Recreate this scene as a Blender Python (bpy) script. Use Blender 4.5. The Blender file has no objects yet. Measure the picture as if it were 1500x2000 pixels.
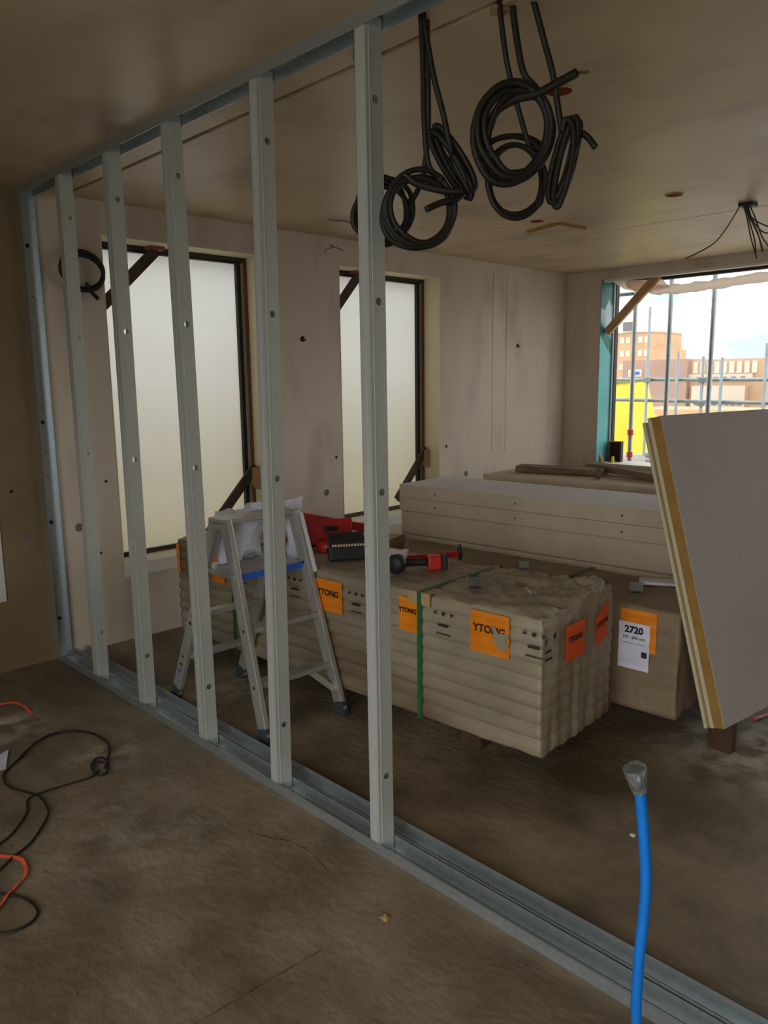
import bpy, bmesh, math, random
from mathutils import Vector, Matrix, noise
from math import radians as R, sin, cos, pi
S = bpy.context.scene
COL = S.collection
random.seed(7)

# ---------------------------------------------------------------- camera, world, light, exposure
cd = bpy.data.cameras.new('camera'); cam = bpy.data.objects.new('camera', cd); COL.objects.link(cam)
cd.sensor_fit = 'VERTICAL'; cd.sensor_height = 36; cd.lens = 26.997; cd.clip_end = 1500; cd.clip_start = 0.05
right = Vector((0.71357, -0.70047, -0.01291)); up = Vector((0.12638, 0.11059, 0.9858)); fw = Vector((0.68909, 0.70506, -0.16744))
m = Matrix((right, up, -fw)).transposed().to_4x4(); m.translation = Vector((-1.74607, -4.73875, 1.68756))
cam.matrix_world = m
S.camera = cam
S.view_settings.view_transform = 'Standard'; S.view_settings.look = 'None'
S.view_settings.gamma = 1; S.view_settings.use_curve_mapping = False
S.view_settings.exposure = 1.2

w = bpy.data.worlds.new('sky'); S.world = w; w.use_nodes = True
nt = w.node_tree; nt.nodes.clear()
out = nt.nodes.new('ShaderNodeOutputWorld'); bg = nt.nodes.new('ShaderNodeBackground')
tc = nt.nodes.new('ShaderNodeTexCoord'); mp = nt.nodes.new('ShaderNodeMapping'); mp.inputs['Scale'].default_value = (1.0, 1.0, 3.2)
nz = nt.nodes.new('ShaderNodeTexNoise'); nz.inputs['Scale'].default_value = 2.2; nz.inputs['Detail'].default_value = 5; nz.inputs['Roughness'].default_value = .5
cr = nt.nodes.new('ShaderNodeValToRGB')
cr.color_ramp.elements[0].position = .44; cr.color_ramp.elements[0].color = (.21, .25, .27, 1)
cr.color_ramp.elements[1].position = .58; cr.color_ramp.elements[1].color = (1.06, 1.06, 1.04, 1)
nt.links.new(tc.outputs['Generated'], mp.inputs['Vector']); nt.links.new(mp.outputs[0], nz.inputs['Vector'])
nt.links.new(nz.outputs['Fac'], cr.inputs['Fac']); nt.links.new(cr.outputs['Color'], bg.inputs['Color'])
bg.inputs['Strength'].default_value = 1.8
nt.links.new(bg.outputs[0], out.inputs[0])

def portal(name, loc, rot, sx, sy):
    l = bpy.data.lights.new(name, 'AREA'); l.shape = 'RECTANGLE'; l.size = sx; l.size_y = sy
    l.cycles.is_portal = True
    o = bpy.data.objects.new(name, l); o.location = loc; o.rotation_euler = rot; COL.objects.link(o); return o
# portals only guide the sampling of the sky through the real openings
portal('sky_portal', (6.12, -3.3, 1.75), (0, R(90), 0), 2.1, 5.9)
portal('sky_portal', (1.08, .45, 1.5), (R(-90), 0, 0), 1.5, 2.4)
portal('sky_portal', (3.02, .45, 1.5), (R(-90), 0, 0), 1.5, 2.4)
portal('sky_portal', (-3.55, -5.25, 1.4), (0, R(-90), 0), 2.75, 5.4)

# ---------------------------------------------------------------- materials
def lin(c):
    return tuple(((v/255)/12.92 if v/255 <= .04045 else (((v/255)+.055)/1.055)**2.4) for v in c)
def mat(name, c1, c2=None, scale=4., rough=.8, metal=0., bump=0., bscale=None, detail=6., lo=.35, hi=.65, spec=.5,
        trans=0., c3=None, s3=1., stretch=(1, 1, 1), coord='Object', lo3=.5, hi3=.62, rvar=0.):
    M = bpy.data.materials.new(name); M.use_nodes = True; n = M.node_tree.nodes; L = M.node_tree.links
    b = n['Principled BSDF']; b.inputs['Roughness'].default_value = rough; b.inputs['Metallic'].default_value = metal
    b.inputs['Specular IOR Level'].default_value = spec
    c1 = lin(c1); b.inputs['Base Color'].default_value = (*c1, 1)
    if c2 is not None or bump:
        t = n.new('ShaderNodeTexCoord'); mp = n.new('ShaderNodeMapping'); mp.inputs['Scale'].default_value = stretch
        L.new(t.outputs[coord], mp.inputs['Vector'])
    if c2 is not None:
        c2 = lin(c2); z = n.new('ShaderNodeTexNoise'); z.inputs['Scale'].default_value = scale; z.inputs['Detail'].default_value = detail
        z.inputs['Roughness'].default_value = .6
        L.new(mp.outputs[0], z.inputs['Vector'])
        r = n.new('ShaderNodeValToRGB'); r.color_ramp.elements[0].position = lo; r.color_ramp.elements[1].position = hi
        r.color_ramp.elements[0].color = (*c1, 1); r.color_ramp.elements[1].color = (*c2, 1)
        L.new(z.outputs['Fac'], r.inputs['Fac']); last = r.outputs['Color']
        if c3 is not None:
            z3 = n.new('ShaderNodeTexNoise'); z3.inputs['Scale'].default_value = s3; z3.inputs['Detail'].default_value = 8
            L.new(mp.outputs[0], z3.inputs['Vector'])
            r3 = n.new('ShaderNodeMapRange'); r3.inputs['From Min'].default_value = lo3; r3.inputs['From Max'].default_value = hi3
            L.new(z3.outputs['Fac'], r3.inputs['Value'])
            mx = n.new('ShaderNodeMix'); mx.data_type = 'RGBA'; L.new(r3.outputs[0], mx.inputs['Factor'])
            L.new(last, mx.inputs['A']); mx.inputs['B'].default_value = (*lin(c3), 1); last = mx.outputs['Result']
        L.new(last, b.inputs['Base Color'])
        if rvar:
            rr = n.new('ShaderNodeMapRange'); rr.inputs['To Min'].default_value = rough-rvar; rr.inputs['To Max'].default_value = rough+rvar
            L.new(z.outputs['Fac'], rr.inputs['Value']); L.new(rr.outputs[0], b.inputs['Roughness'])
    if bump:
        zb = n.new('ShaderNodeTexNoise'); zb.inputs['Scale'].default_value = bscale or scale*6; zb.inputs['Detail'].default_value = 6
        L.new(mp.outputs[0], zb.inputs['Vector']); bp = n.new('ShaderNodeBump'); bp.inputs['Strength'].default_value = bump
        bp.inputs['Distance'].default_value = .02; L.new(zb.outputs['Fac'], bp.inputs['Height']); L.new(bp.outputs[0], b.inputs['Normal'])
    return M

def sheet_mat(name, col, clear):
    M = bpy.data.materials.new(name); M.use_nodes = True; n = M.node_tree.nodes; L = M.node_tree.links; n.clear()
    o = n.new('ShaderNodeOutputMaterial'); tr = n.new('ShaderNodeBsdfTranslucent'); df = n.new('ShaderNodeBsdfDiffuse')
    tp = n.new('ShaderNodeBsdfTransparent'); m1 = n.new('ShaderNodeMixShader'); m2 = n.new('ShaderNodeMixShader')
    tr.inputs['Color'].default_value = (*col, 1); df.inputs['Color'].default_value = (*col, 1); tp.inputs['Color'].default_value = (*[min(1, c*1.05) for c in col], 1)
    m1.inputs[0].default_value = .12; L.new(tr.outputs[0], m1.inputs[1]); L.new(df.outputs[0], m1.inputs[2])
    m2.inputs[0].default_value = clear; L.new(m1.outputs[0], m2.inputs[1]); L.new(tp.outputs[0], m2.inputs[2]); L.new(m2.outputs[0], o.inputs[0])
    return M

M = {}
M['floor'] = mat('dusty_screed', (98, 85, 65), (150, 133, 108), scale=3.6, rough=.6, bump=.32, bscale=30, c3=(80, 66, 47), s3=1.1, lo3=.50, hi3=.66, rvar=.12, detail=12, lo=.3, hi=.7, stretch=(1, .75, 1))
def dust_patches(mt, spots):      # pale dried dust and plaster smears on the screed
    n = mt.node_tree.nodes; L = mt.node_tree.links; b = n['Principled BSDF']; last = b.inputs['Base Color'].links[0].from_socket
    g = n.new('ShaderNodeTexCoord'); z = n.new('ShaderNodeTexNoise'); z.inputs['Scale'].default_value = 9; z.inputs['Detail'].default_value = 10; L.new(g.outputs['Object'], z.inputs['Vector'])
    for (x, y, r, st) in spots:
        d = n.new('ShaderNodeVectorMath'); d.operation = 'DISTANCE'; L.new(g.outputs['Object'], d.inputs[0]); d.inputs[1].default_value = (x, y, 0)
        q = n.new('ShaderNodeMapRange'); q.inputs['From Min'].default_value = r; q.inputs['From Max'].default_value = r*.2; L.new(d.outputs['Value'], q.inputs['Value'])
        a = n.new('ShaderNodeMapRange'); a.inputs['From Min'].default_value = .42; a.inputs['From Max'].default_value = .62; L.new(z.outputs['Fac'], a.inputs['Value'])
        mu = n.new('ShaderNodeMath'); mu.operation = 'MULTIPLY'; L.new(q.outputs[0], mu.inputs[0]); L.new(a.outputs[0], mu.inputs[1])
        m2 = n.new('ShaderNodeMath'); m2.operation = 'MULTIPLY'; L.new(mu.outputs[0], m2.inputs[0]); m2.inputs[1].default_value = st
        mx = n.new('ShaderNodeMix'); mx.data_type = 'RGBA'; L.new(m2.outputs[0], mx.inputs['Factor']); L.new(last, mx.inputs['A']); mx.inputs['B'].default_value = (*lin((206, 198, 186)), 1); last = mx.outputs['Result']
    L.new(last, b.inputs['Base Color'])
dust_patches(M['floor'], ((-.64, -.80, .34, .8), (1.75, -3.62, .55, .75), (-.35, -1.45, .28, .4), (-.55, -2.1, .5, .25), (.55, -1.2, .5, .3)))
M['ceil'] = mat('ceiling_concrete', (188, 166, 134), (206, 184, 152), scale=1.3, rough=.42, bump=.10, bscale=4, c3=(160, 142, 116), s3=2.2, stretch=(1, .6, 1), lo3=.52, hi3=.72, spec=.45, rvar=.1)
M['wall'] = mat('wall_concrete', (194, 180, 162), (208, 194, 178), scale=1.5, rough=.75, bump=.1, bscale=9, c3=(178, 160, 144), s3=3, stretch=(1, 1, .35), lo3=.5, hi3=.7)
M['wallL'] = mat('side_wall_concrete', (116, 98, 68), (130, 112, 82), scale=1.5, rough=.75, bump=.1, bscale=9)  # olive concrete tone, darkened further in the colour to offset the side window's light
M['reveal'] = mat('reveal_plaster', (212, 200, 166), (222, 210, 176), scale=2, rough=.75)
M['sill'] = mat('white_sill', (214, 208, 196), rough=.6)
M['crackm'] = mat('floor_crack', (66, 56, 42), rough=.9)
M['plug'] = mat('grey_filler', (104, 96, 84), (118, 110, 98), scale=20, rough=.9)
M['hole'] = mat('dark_hole', (30, 24, 18), rough=1)
M['galv'] = mat('galvanised_steel', (184, 194, 198), (202, 210, 214), scale=45, rough=.33, metal=.8, lo=.3, hi=.7, rvar=.08)
M['galvd'] = mat('galvanised_steel_stud', (194, 198, 192), (204, 207, 200), scale=40, rough=.42, metal=.4, lo=.3, hi=.7, rvar=.05)
M['screw'] = mat('screw_steel', (190, 190, 185), rough=.3, metal=1)
M['cable'] = mat('black_conduit', (24, 19, 12), (34, 28, 18), scale=20, rough=.6)
M['wire'] = mat('grey_wire', (66, 58, 44), rough=.5)
M['cabletip'] = mat('cable_tip', (92, 78, 52), rough=.6)
M['redcap'] = mat('dark_red_plastic', (128, 14, 10), rough=.7, spec=.1)
M['redtool'] = mat('red_plastic', (196, 30, 30), (176, 24, 26), scale=12, rough=.4)
M['black'] = mat('black_plastic', (26, 27, 30), (36, 36, 38), scale=30, rough=.55)
M['blacks'] = mat('black_seal', (22, 22, 20), rough=.6)
M['frame'] = mat('grey_frame', (150, 140, 138), rough=.5)
M['rust'] = mat('frame_timber', (150, 92, 36), (112, 62, 24), scale=6, rough=.8, stretch=(1, 1, .2))
M['dwood'] = mat('dark_timber', (74, 60, 46), (54, 42, 32), scale=7, rough=.85, stretch=(1, 1, .3))
M['wood'] = mat('pale_timber', (196, 156, 112), (176, 134, 90), scale=8, rough=.8, stretch=(.3, .3, 1))
M['plank'] = mat('weathered_plank', (150, 124, 98), (100, 78, 58), scale=9, rough=.9, stretch=(1, .25, 1), bump=.5, bscale=30)
M['film'] = mat('dusty_film', (140, 128, 106), (164, 151, 127), scale=5, rough=.5, bump=.25, bscale=18, c3=(120, 103, 80), s3=2.5, lo3=.5, hi3=.66, stretch=(1, .5, 1), spec=.5, rvar=.1)
M['filmd'] = mat('dusty_film_brown', (128, 108, 82), (144, 124, 98), scale=5, rough=.55, bump=.25, bscale=18, c3=(118, 98, 76), s3=2.2, lo3=.5, hi3=.66)
M['panel'] = mat('aerated_panel', (190, 174, 150), (200, 184, 160), scale=6, rough=.85, bump=.06, bscale=40)
M['board'] = mat('white_board', (212, 210, 208), (200, 198, 198), scale=3, rough=.8)
M['grbd'] = mat('grey_board_face', (176, 168, 162), (184, 176, 170), scale=4, rough=.75, bump=.04, bscale=60)
M['ochre'] = mat('ochre_board_core', (168, 128, 62), (150, 110, 50), scale=12, rough=.9)
M['cream'] = mat('cream_board_edge', (206, 190, 152), rough=.85)
M['orange'] = mat('orange_label', (238, 140, 18), (226, 124, 14), scale=10, rough=.5)
M['orred'] = mat('orange_red_label', (226, 84, 20), rough=.5)
M['ink'] = mat('black_ink', (38, 32, 28), rough=.7)
M['white'] = mat('white_paper', (226, 224, 236), (210, 208, 224), scale=8, rough=.75)
M['strap'] = mat('green_strap', (34, 110, 66), (28, 92, 56), scale=15, rough=.5)
M['card'] = mat('brown_card', (176, 148, 104), rough=.85)
M['pallet'] = mat('pallet_wood', (86, 60, 38), (66, 44, 28), scale=8, rough=.9)
M['alu'] = mat('brushed_aluminium', (190, 188, 180), (174, 172, 164), scale=18, rough=.42, metal=.55, stretch=(1, 1, .15))
M['blue'] = mat('blue_trim', (44, 92, 190), rough=.5)
M['foot'] = mat('dark_rubber', (54, 62, 66), rough=.7)
M['pipe'] = mat('blue_pipe', (8, 122, 216), (6, 112, 202), scale=6, rough=.42)
M['tape'] = mat('silver_tape', (152, 154, 150), (110, 112, 110), scale=22, rough=.4, metal=.4, bump=.8, bscale=30)
M['ostrap'] = mat('orange_strap', (232, 96, 58), rough=.5)
M['teal'] = mat('teal_membrane', (84, 166, 168), (100, 180, 182), scale=2.2, rough=.6, )
M['yellow'] = mat('yellow_tarpaulin', (226, 204, 20), (216, 192, 12), scale=2, rough=.5)
M['foam'] = mat('yellow_foam', (176, 144, 90), (150, 120, 70), scale=20, rough=.9)
M['rollp'] = sheet_mat('pale_plastic_roll', (.86, .78, .72), .12)
M['bracket'] = mat('dusty_bracket_steel', (104, 106, 96), rough=.5, metal=.5)
M['tealdark'] = mat('dark_teal_paint', (18, 96, 84), (30, 120, 110), scale=8, rough=.6)
M['tealpale'] = mat('pale_membrane_patch', (172, 196, 204), rough=.6)
M['scaf'] = mat('scaffold_steel', (142, 152, 156), (160, 168, 172), scale=10, rough=.45, metal=.4)
M['brick1'] = mat('far_orange_brick', (196, 160, 126), (186, 150, 116), scale=.3, rough=.9)
M['brick2'] = mat('far_brown_brick', (168, 138, 126), (158, 128, 116), scale=.2, rough=.9)
M['brick3'] = mat('far_tan_brick', (190, 158, 128), (180, 148, 118), scale=.2, rough=.9)
M['conc'] = mat('far_pale_concrete', (200, 186, 170), rough=.9)
M['glass'] = mat('far_window_glass', (206, 196, 176), rough=.3)
M['glassd'] = mat('far_dark_glass', (110, 100, 100), rough=.3)
M['ground'] = mat('street_ground', (176, 170, 160), (190, 184, 174), scale=.05, rough=.9)
M['deck'] = mat('scaffold_deck', (170, 166, 162), (146, 140, 134), scale=3, rough=.8)
M['tubew'] = mat('white_tubes', (205, 208, 212), rough=.5)
M['redc'] = mat('red_coupler', (206, 70, 52), rough=.5)
M['sheet'] = sheet_mat('milky_sheet', (.66, .655, .65), .16)
M['film_clear'] = mat('red_print', (190, 60, 60), rough=.6)
M['bag'] = mat('red_white_bag', (232, 222, 222), (196, 60, 64), scale=14, rough=.5, lo=.5, hi=.56)

# ---------------------------------------------------------------- helpers
def link(o, parent=None):
    COL.objects.link(o)
    if parent is not None: o.parent = parent
    return o
def tag(o, label=None, cat=None, group=None, kind=None):
    if label: o['label'] = label
    if cat: o['category'] = cat
    if group: o['group'] = group
    if kind: o['kind'] = kind
    return o
def thing(name, loc, label=None, cat=None, group=None, rz=0., kind=None):
    o = bpy.data.objects.new(name, None); o.location = loc; o.rotation_euler = (0, 0, rz); o.empty_display_size = .1
    link(o); return tag(o, label, cat, group, kind)
class MB:
    def __init__(s): s.v = []; s.f = []
    def add(s, vs, fs):
        k = len(s.v); s.v += [tuple(v) for v in vs]; s.f += [tuple(i+k for i in f) for f in fs]; return s
    def box(s, a, b, T=None):
        x0, y0, z0 = a; x1, y1, z1 = b
        vs = [Vector(p) for p in ((x0,y0,z0),(x1,y0,z0),(x1,y1,z0),(x0,y1,z0),(x0,y0,z1),(x1,y0,z1),(x1,y1,z1),(x0,y1,z1))]
        if T is not None: vs = [T @ v for v in vs]
        return s.add(vs, [(0,3,2,1),(4,5,6,7),(0,1,5,4),(1,2,6,5),(2,3,7,6),(3,0,4,7)])
    def bar(s, p, q, wx, wy, ref=(0, 0, 1)):      # rectangular bar from p to q; wx across, wy along ref
        p = Vector(p); q = Vector(q); d = (q-p).normalized(); r = Vector(ref)
        a = d.cross(r)
        if a.length < 1e-4: a = d.cross(Vector((1, 0, 0)))
        a.normalize(); c = a.cross(d)
        vs = []
        for e in (p, q):
            for i, j in ((-1,-1),(1,-1),(1,1),(-1,1)): vs.append(e + a*wx/2*i + c*wy/2*j)
        return s.add(vs, [(0,1,2,3),(4,7,6,5),(0,4,5,1),(1,5,6,2),(2,6,7,3),(3,7,4,0)])
    def tube(s, pts, r, n=8, close=False, caps=True, rf=None):
        pts = [Vector(p) for p in pts]; N = len(pts); ref = None; rings = []
        for i, p in enumerate(pts):
            a = pts[max(i-1, 0)]; b = pts[min(i+1, N-1)]; d = (b-a)
            if d.length < 1e-9: d = Vector((0, 0, 1))
            d.normalize()
            if ref is None: ref = d.orthogonal().normalized()
            ref = (ref - d*ref.dot(d));
            if ref.length < 1e-6: ref = d.orthogonal()
            ref.normalize(); c = d.cross(ref); rr = rf(i/(N-1)) if rf else r
            rings.append([p + (ref*cos(2*pi*k/n) + c*sin(2*pi*k/n))*rr for k in range(n)])
        vs = [v for g in rings for v in g]; fs = []
        for i in range(N-1):
            for k in range(n): fs.append((i*n+k, i*n+(k+1) % n, (i+1)*n+(k+1) % n, (i+1)*n+k))
        if caps: fs.append(tuple(range(n))[::-1]); fs.append(tuple((N-1)*n+k for k in range(n)))
        return s.add(vs, fs)
    def cyl(s, p, q, r, n=16): return s.tube([p, q], r, n)
    def prism(s, poly, axis, a, b):   # polygon in the two other axes, extruded along axis from a to b
        def P(u, v, t): return {'x': (t, u, v), 'y': (u, t, v), 'z': (u, v, t)}[axis]
        n = len(poly); vs = [P(u, v, a) for u, v in poly] + [P(u, v, b) for u, v in poly]
        return s.add(vs, [tuple(range(n))[::-1], tuple(range(n, 2*n))] + [(i, (i+1) % n, n+(i+1) % n, n+i) for i in range(n)])
    def build(s, name, m, parent=None, bevel=0., smooth=False, off=None, seg=2, solid=0.):
        me = bpy.data.meshes.new(name)
        vs = s.v if off is None else [(a-off[0], b-off[1], c-off[2]) for a, b, c in s.v]
        me.from_pydata(vs, [], s.f); bm = bmesh.new(); bm.from_mesh(me)
        bmesh.ops.recalc_face_normals(bm, faces=bm.faces); bm.to_mesh(me); bm.free()
        me.materials.append(m); o = bpy.data.objects.new(name, me); link(o, parent)
        if smooth: me.polygons.foreach_set('use_smooth', [True]*len(me.polygons))
        if solid: md = o.modifiers.new('solid', 'SOLIDIFY'); md.thickness = solid; md.offset = 0
        if bevel: md = o.modifiers.new('bevel', 'BEVEL'); md.width = bevel; md.segments = seg; md.limit_method = 'ANGLE'
        return o
def smoothpts(pts, k=4):
    pts = [Vector(p) for p in pts]
    if len(pts) < 3: return pts
    o = []
    for i in range(len(pts)-1):
        p0 = pts[max(i-1, 0)]; p1 = pts[i]; p2 = pts[i+1]; p3 = pts[min(i+2, len(pts)-1)]
        for j in range(k):
            t = j/k
            o.append(.5*((2*p1) + (p2-p0)*t + (2*p0-5*p1+4*p2-p3)*t*t + (3*p1-p0-3*p2+p3)*t**3))
    return o + [pts[-1]]
def struct(name, mb, m, parent=None, **k):
    o = mb.build(name, m, parent, **k)
    if parent is None: o['kind'] = 'structure'
    return o
def text(s, size, m, parent, loc, rot, name='lettering', ext=.0006, bold=0.):
    c = bpy.data.curves.new(name, 'FONT'); c.body = s; c.size = size; c.extrude = ext; c.align_x = 'CENTER'; c.align_y = 'CENTER'; c.offset = bold
    c.resolution_u = 3
    t = bpy.data.objects.new(name, c); COL.objects.link(t); bpy.context.view_layer.update()
    dg = bpy.context.evaluated_depsgraph_get(); me = bpy.data.meshes.new_from_object(t.evaluated_get(dg))
    COL.objects.unlink(t); bpy.data.objects.remove(t); me.materials.clear(); me.materials.append(m)
    o = bpy.data.objects.new(name, me); link(o, parent); o.location = loc; o.rotation_euler = rot; return o
def grid_box(dim, step, fn):   # a closed box of small faces, every vertex moved by fn
    bm = bmesh.new(); st = step if isinstance(step, tuple) else (step,)*3; nx, ny, nz_ = [max(2, int(round(d/e))) for d, e in zip(dim, st)]; seen = {}
    def V(i, j, k):
        key = (i, j, k)
        if key not in seen: seen[key] = bm.verts.new(fn(Vector((dim[0]*i/nx, dim[1]*j/ny, dim[2]*k/nz_))))
        return seen[key]
    for i in range(nx):
        for j in range(ny):
            for k in (0, nz_): bm.faces.new((V(i,j,k), V(i+1,j,k), V(i+1,j+1,k), V(i,j+1,k)))
    for i in range(nx):
        for k in range(nz_):
            for j in (0, ny): bm.faces.new((V(i,j,k), V(i+1,j,k), V(i+1,j,k+1), V(i,j,k+1)))
    for j in range(ny):
        for k in range(nz_):
            for i in (0, nx): bm.faces.new((V(i,j,k), V(i,j+1,k), V(i,j+1,k+1), V(i,j,k+1)))
    bmesh.ops.recalc_face_normals(bm, faces=bm.faces); return bm
def bm_obj(name, bm, m, parent=None, smooth=True):
    me = bpy.data.meshes.new(name); bm.to_mesh(me); bm.free(); me.materials.append(m)
    if smooth: me.polygons.foreach_set('use_smooth', [True]*len(me.polygons))
    return link(bpy.data.objects.new(name, me), parent)

H = 2.8; LX = 5.7
# ---------------------------------------------------------------- the room
struct('floor', MB().box((-3.5, -8.4, -.25), (6.1, .4, 0)), M['floor'])
ce = struct('ceiling', MB().box((-3.5, -8.4, H+.03), (6.1, .4, H+.25)), M['hole'])
for a, b in ((-3.5, .262), (.286, 3.788), (3.797, 6.1)):
    MB().box((a, -8.4, H), (b, .4, H+.03)).build('ceiling_slab', M['ceil'], ce, bevel=.003, seg=1)
W1 = (.478, 1.68); W2 = (2.42, 3.62); WZ = (.43, 2.6)
mb = MB(); xs = [-3.5, W1[0], W1[1], W2[0], W2[1], 6.1]
xs[0] = .039
for i in (0, 2, 4): mb.box((xs[i], 0, 0), (xs[i+1], .35, H))
for i in (1, 3): mb.box((xs[i], 0, 0), (xs[i+1], .35, WZ[0])); mb.box((xs[i], 0, WZ[1]), (xs[i+1], .35, H))
wb = struct('wall_back', mb, M['wall'])
ws = MB().box((-3.5, 0, 0), (.039, .35, H)).build('dimmed_wall_section', M['wallL'], wb)  # back wall left of the partition; shade is partly put into its colour
for x, z in ((-.109, .806), (.203, .808), (2.237, .805), (4.004, .797)):
    MB().cyl((x, .002, z), (x, -.0012, z), .027, 24).build('plug', M['plug'], wb)
for x, z, r in ((-.181, 1.078, .01), (.398, 1.081, .009), (2.35, 1.084, .012), (3.716, 1.08, .014), (2.036, 2.018, .022), (4.815, 2.03, .02), (.329, .622, .01)):
    t = MB().cyl((x, .002, z), (x, -.0015, z), r, 14).build('anchor_hole', M['hole'], wb)
for x, z in ((2.036, 2.018), (4.815, 2.03)):
    MB().tube([(x, 0, z), (x+.004, -.02, z-.004), (x+.012, -.026, z-.016)], .006, 6).build('anchor_stub', M['rust'], wb)
mb = MB()   # thin cast lines on the wall beside the corner
for x in (4.40, 4.62): mb.box((x, -.0012, .98), (x+.004, .001, 2.74))
mb.build('formwork_line', M['plug'], wb)
# right wall with the wide opening
Y0, Y1, Z0, Z1 = -.413, -6.2, .78, 2.71
mb = MB(); mb.box((LX, Y0, 0), (LX+.35, .35, H)); mb.box((LX, -8.4, 0), (LX+.35, Y1, H)); mb.box((LX, Y1, 0), (LX+.35, Y0, Z0)); mb.box((LX, Y1, Z1), (LX+.35, Y0, H))
struct('wall_right', mb, M['wall'])
# the rest of the shell, behind the camera
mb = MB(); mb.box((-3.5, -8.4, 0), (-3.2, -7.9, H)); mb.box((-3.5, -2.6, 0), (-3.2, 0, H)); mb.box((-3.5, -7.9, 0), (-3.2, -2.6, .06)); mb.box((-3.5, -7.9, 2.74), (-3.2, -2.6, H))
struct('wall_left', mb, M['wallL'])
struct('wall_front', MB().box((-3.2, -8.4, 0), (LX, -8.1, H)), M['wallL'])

# translucent windows in the back wall
def back_window(n, x0, x1, braces):
    wn = thing('window_%d' % n, ((x0+x1)/2, .2, WZ[0]), kind='structure'); off = wn.location
    d = .22
    k = dict(parent=wn, off=off)
    e = .002
    MB().box((x1-.004, -e, WZ[0]), (x1+e*0, .35, WZ[1])).build('reveal_side', M['reveal'], **k)
    MB().box((x0, -e, WZ[0]), (x0+.004, .35, WZ[1])).build('reveal_side', M['reveal'], **k)
    MB().box((x0+.004, -e, WZ[1]-.004), (x1-.004, .35, WZ[1])).build('reveal_head', M['reveal'], **k)
    MB().box((x0+.004, -.004, WZ[0]), (x1-.004, .2, .517)).build('sill', M['sill'], bevel=.003, **k)
    # timber lining, grey frame and black seal
    f = MB(); f.box((x1-.026, .185, .517), (x1-.004, .25, WZ[1]-.004)); f.box((x0+.004, .185, .517), (x0+.026, .25, WZ[1]-.004))
    f.build('timber_lining', M['rust'], **k)
    f = MB(); f.box((x0+.026, .185, WZ[1]-.03), (x1-.026, .25, WZ[1]-.004)); f.box((x0+.026, .2, .517), (x1-.026, .25, .535)); f.build('head_lining', M['dwood'], **k)
    g = MB(); g.box((x1-.052, .195, .535), (x1-.026, .245, WZ[1]-.04)); g.box((x0+.026, .195, .535), (x0+.05, .245, WZ[1]-.04)); g.build('frame', M['frame'], bevel=.002, **k)
    b = MB(); b.box((x1-.082, .20, .535), (x1-.052, .24, WZ[1]-.045)); b.box((x0+.05, .2, WZ[1]-.045), (x1-.052, .24, WZ[1]-.03)); b.box((x0+.05, .2, .535), (x1-.052, .24, .548)); b.build('seal', M['blacks'], **k)
    MB().box((x0+.03, .232, .54), (x1-.03, .2345, WZ[1]-.03)).build('plastic_sheet', M['sheet'], **k)
    for p, q in braces:
        MB().bar(p, q, .07, .022, ref=(0, 1, 0)).build('corner_brace', M['dwood'], **k)
    return wn
w1 = back_window(1, *W1, [((.93, .15, 2.575), (.50, .15, 2.165)), ((1.66, .15, 1.06), (1.22, .15, .60))])
w2 = back_window(2, *W2, [((2.78, .15, 2.575), (2.44, .15, 2.20)), ((3.60, .15, 1.06), (3.2, .15, .62))])
for wn, x in ((w1, .93), (w2, 2.76)):
    MB().box((x-.06, .12, 2.575), (x+.05, .19, 2.596)).build('brace_block', M['rust'], wn, off=wn.location)
for wn, x in ((w1, 1.672), (w2, 3.612)):
    MB().prism([(x, 1.06), (x-.055, 1.05), (x-.055, .96), (x, .88)], 'y', .12, .185).build('brace_block', M['wood'], wn, off=wn.location)

# wide opening in the right wall
w3 = thing('window_3', (LX+.15, -2.6, Z0), kind='structure'); k3 = dict(parent=w3, off=w3.location)
MB().box((LX-.002, Y0-.006, Z0), (LX+.27, Y0, Z1)).build('membrane_strip', M['teal'], **k3)
def flat(poly, m, nm, e): MB().add([(LX+x, Y0-.006-e, z) for x, z in poly]+[(LX+x, Y0-.006, z) for x, z in poly], [tuple(range(len(poly)))]+[(i, (i+1) % len(poly), len(poly)+(i+1) % len(poly), len(poly)+i) for i in range(len(poly))]).build(nm, m, **k3)
flat([(0, 2.705), (.235, 2.705), (.235, 2.50), (.20, 2.44), (.16, 2.52), (.12, 2.46), (.07, 2.40), (0, 2.42)], M['tealdark'], 'paint_smear', .0015)
flat([(0, 2.42), (.07, 2.40), (.12, 2.46), (.16, 2.52), (.20, 2.44), (.235, 2.50), (.235, 2.18), (.18, 2.15), (.08, 2.20), (0, 2.30)], M['tealpale'], 'pale_patch', .001)
flat([(0, 2.26), (.08, 2.20), (.20, 2.12), (.235, 2.06), (.235, 1.95), (.15, 2.0), (.05, 2.10), (0, 2.14)], M['tealdark'], 'paint_smear', .0015)
g = MB(); g.box((LX+.27, Y0-.03, Z0), (LX+.33, Y0, Z1)); g.box((LX+.27, Y1, Z1-.035), (LX+.33, Y0-.03, Z1)); g.build('frame', M['blacks'], **k3)
g = MB(); g.box((LX+.235, Y0-.022, Z0), (LX+.27, Y0-.006, Z1)); g.build('grey_trim', M['frame'], **k3)
MB().box((LX+.02, Y1, Z1-.028), (LX+.10, Y0-.006, Z1)).build('head_strip', M['sill'], bevel=.002, **k3)
MB().box((LX-.0, Y1, Z0), (LX+.35, Y0-.006, Z0+.012)).build('sill', M['sill'], **k3)
MB().bar((5.80, -.98, 2.70), (5.80, -.44, 2.17), .08, .045, ref=(1, 0, 0)).build('corner_brace', M['wood'], **k3)
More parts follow.
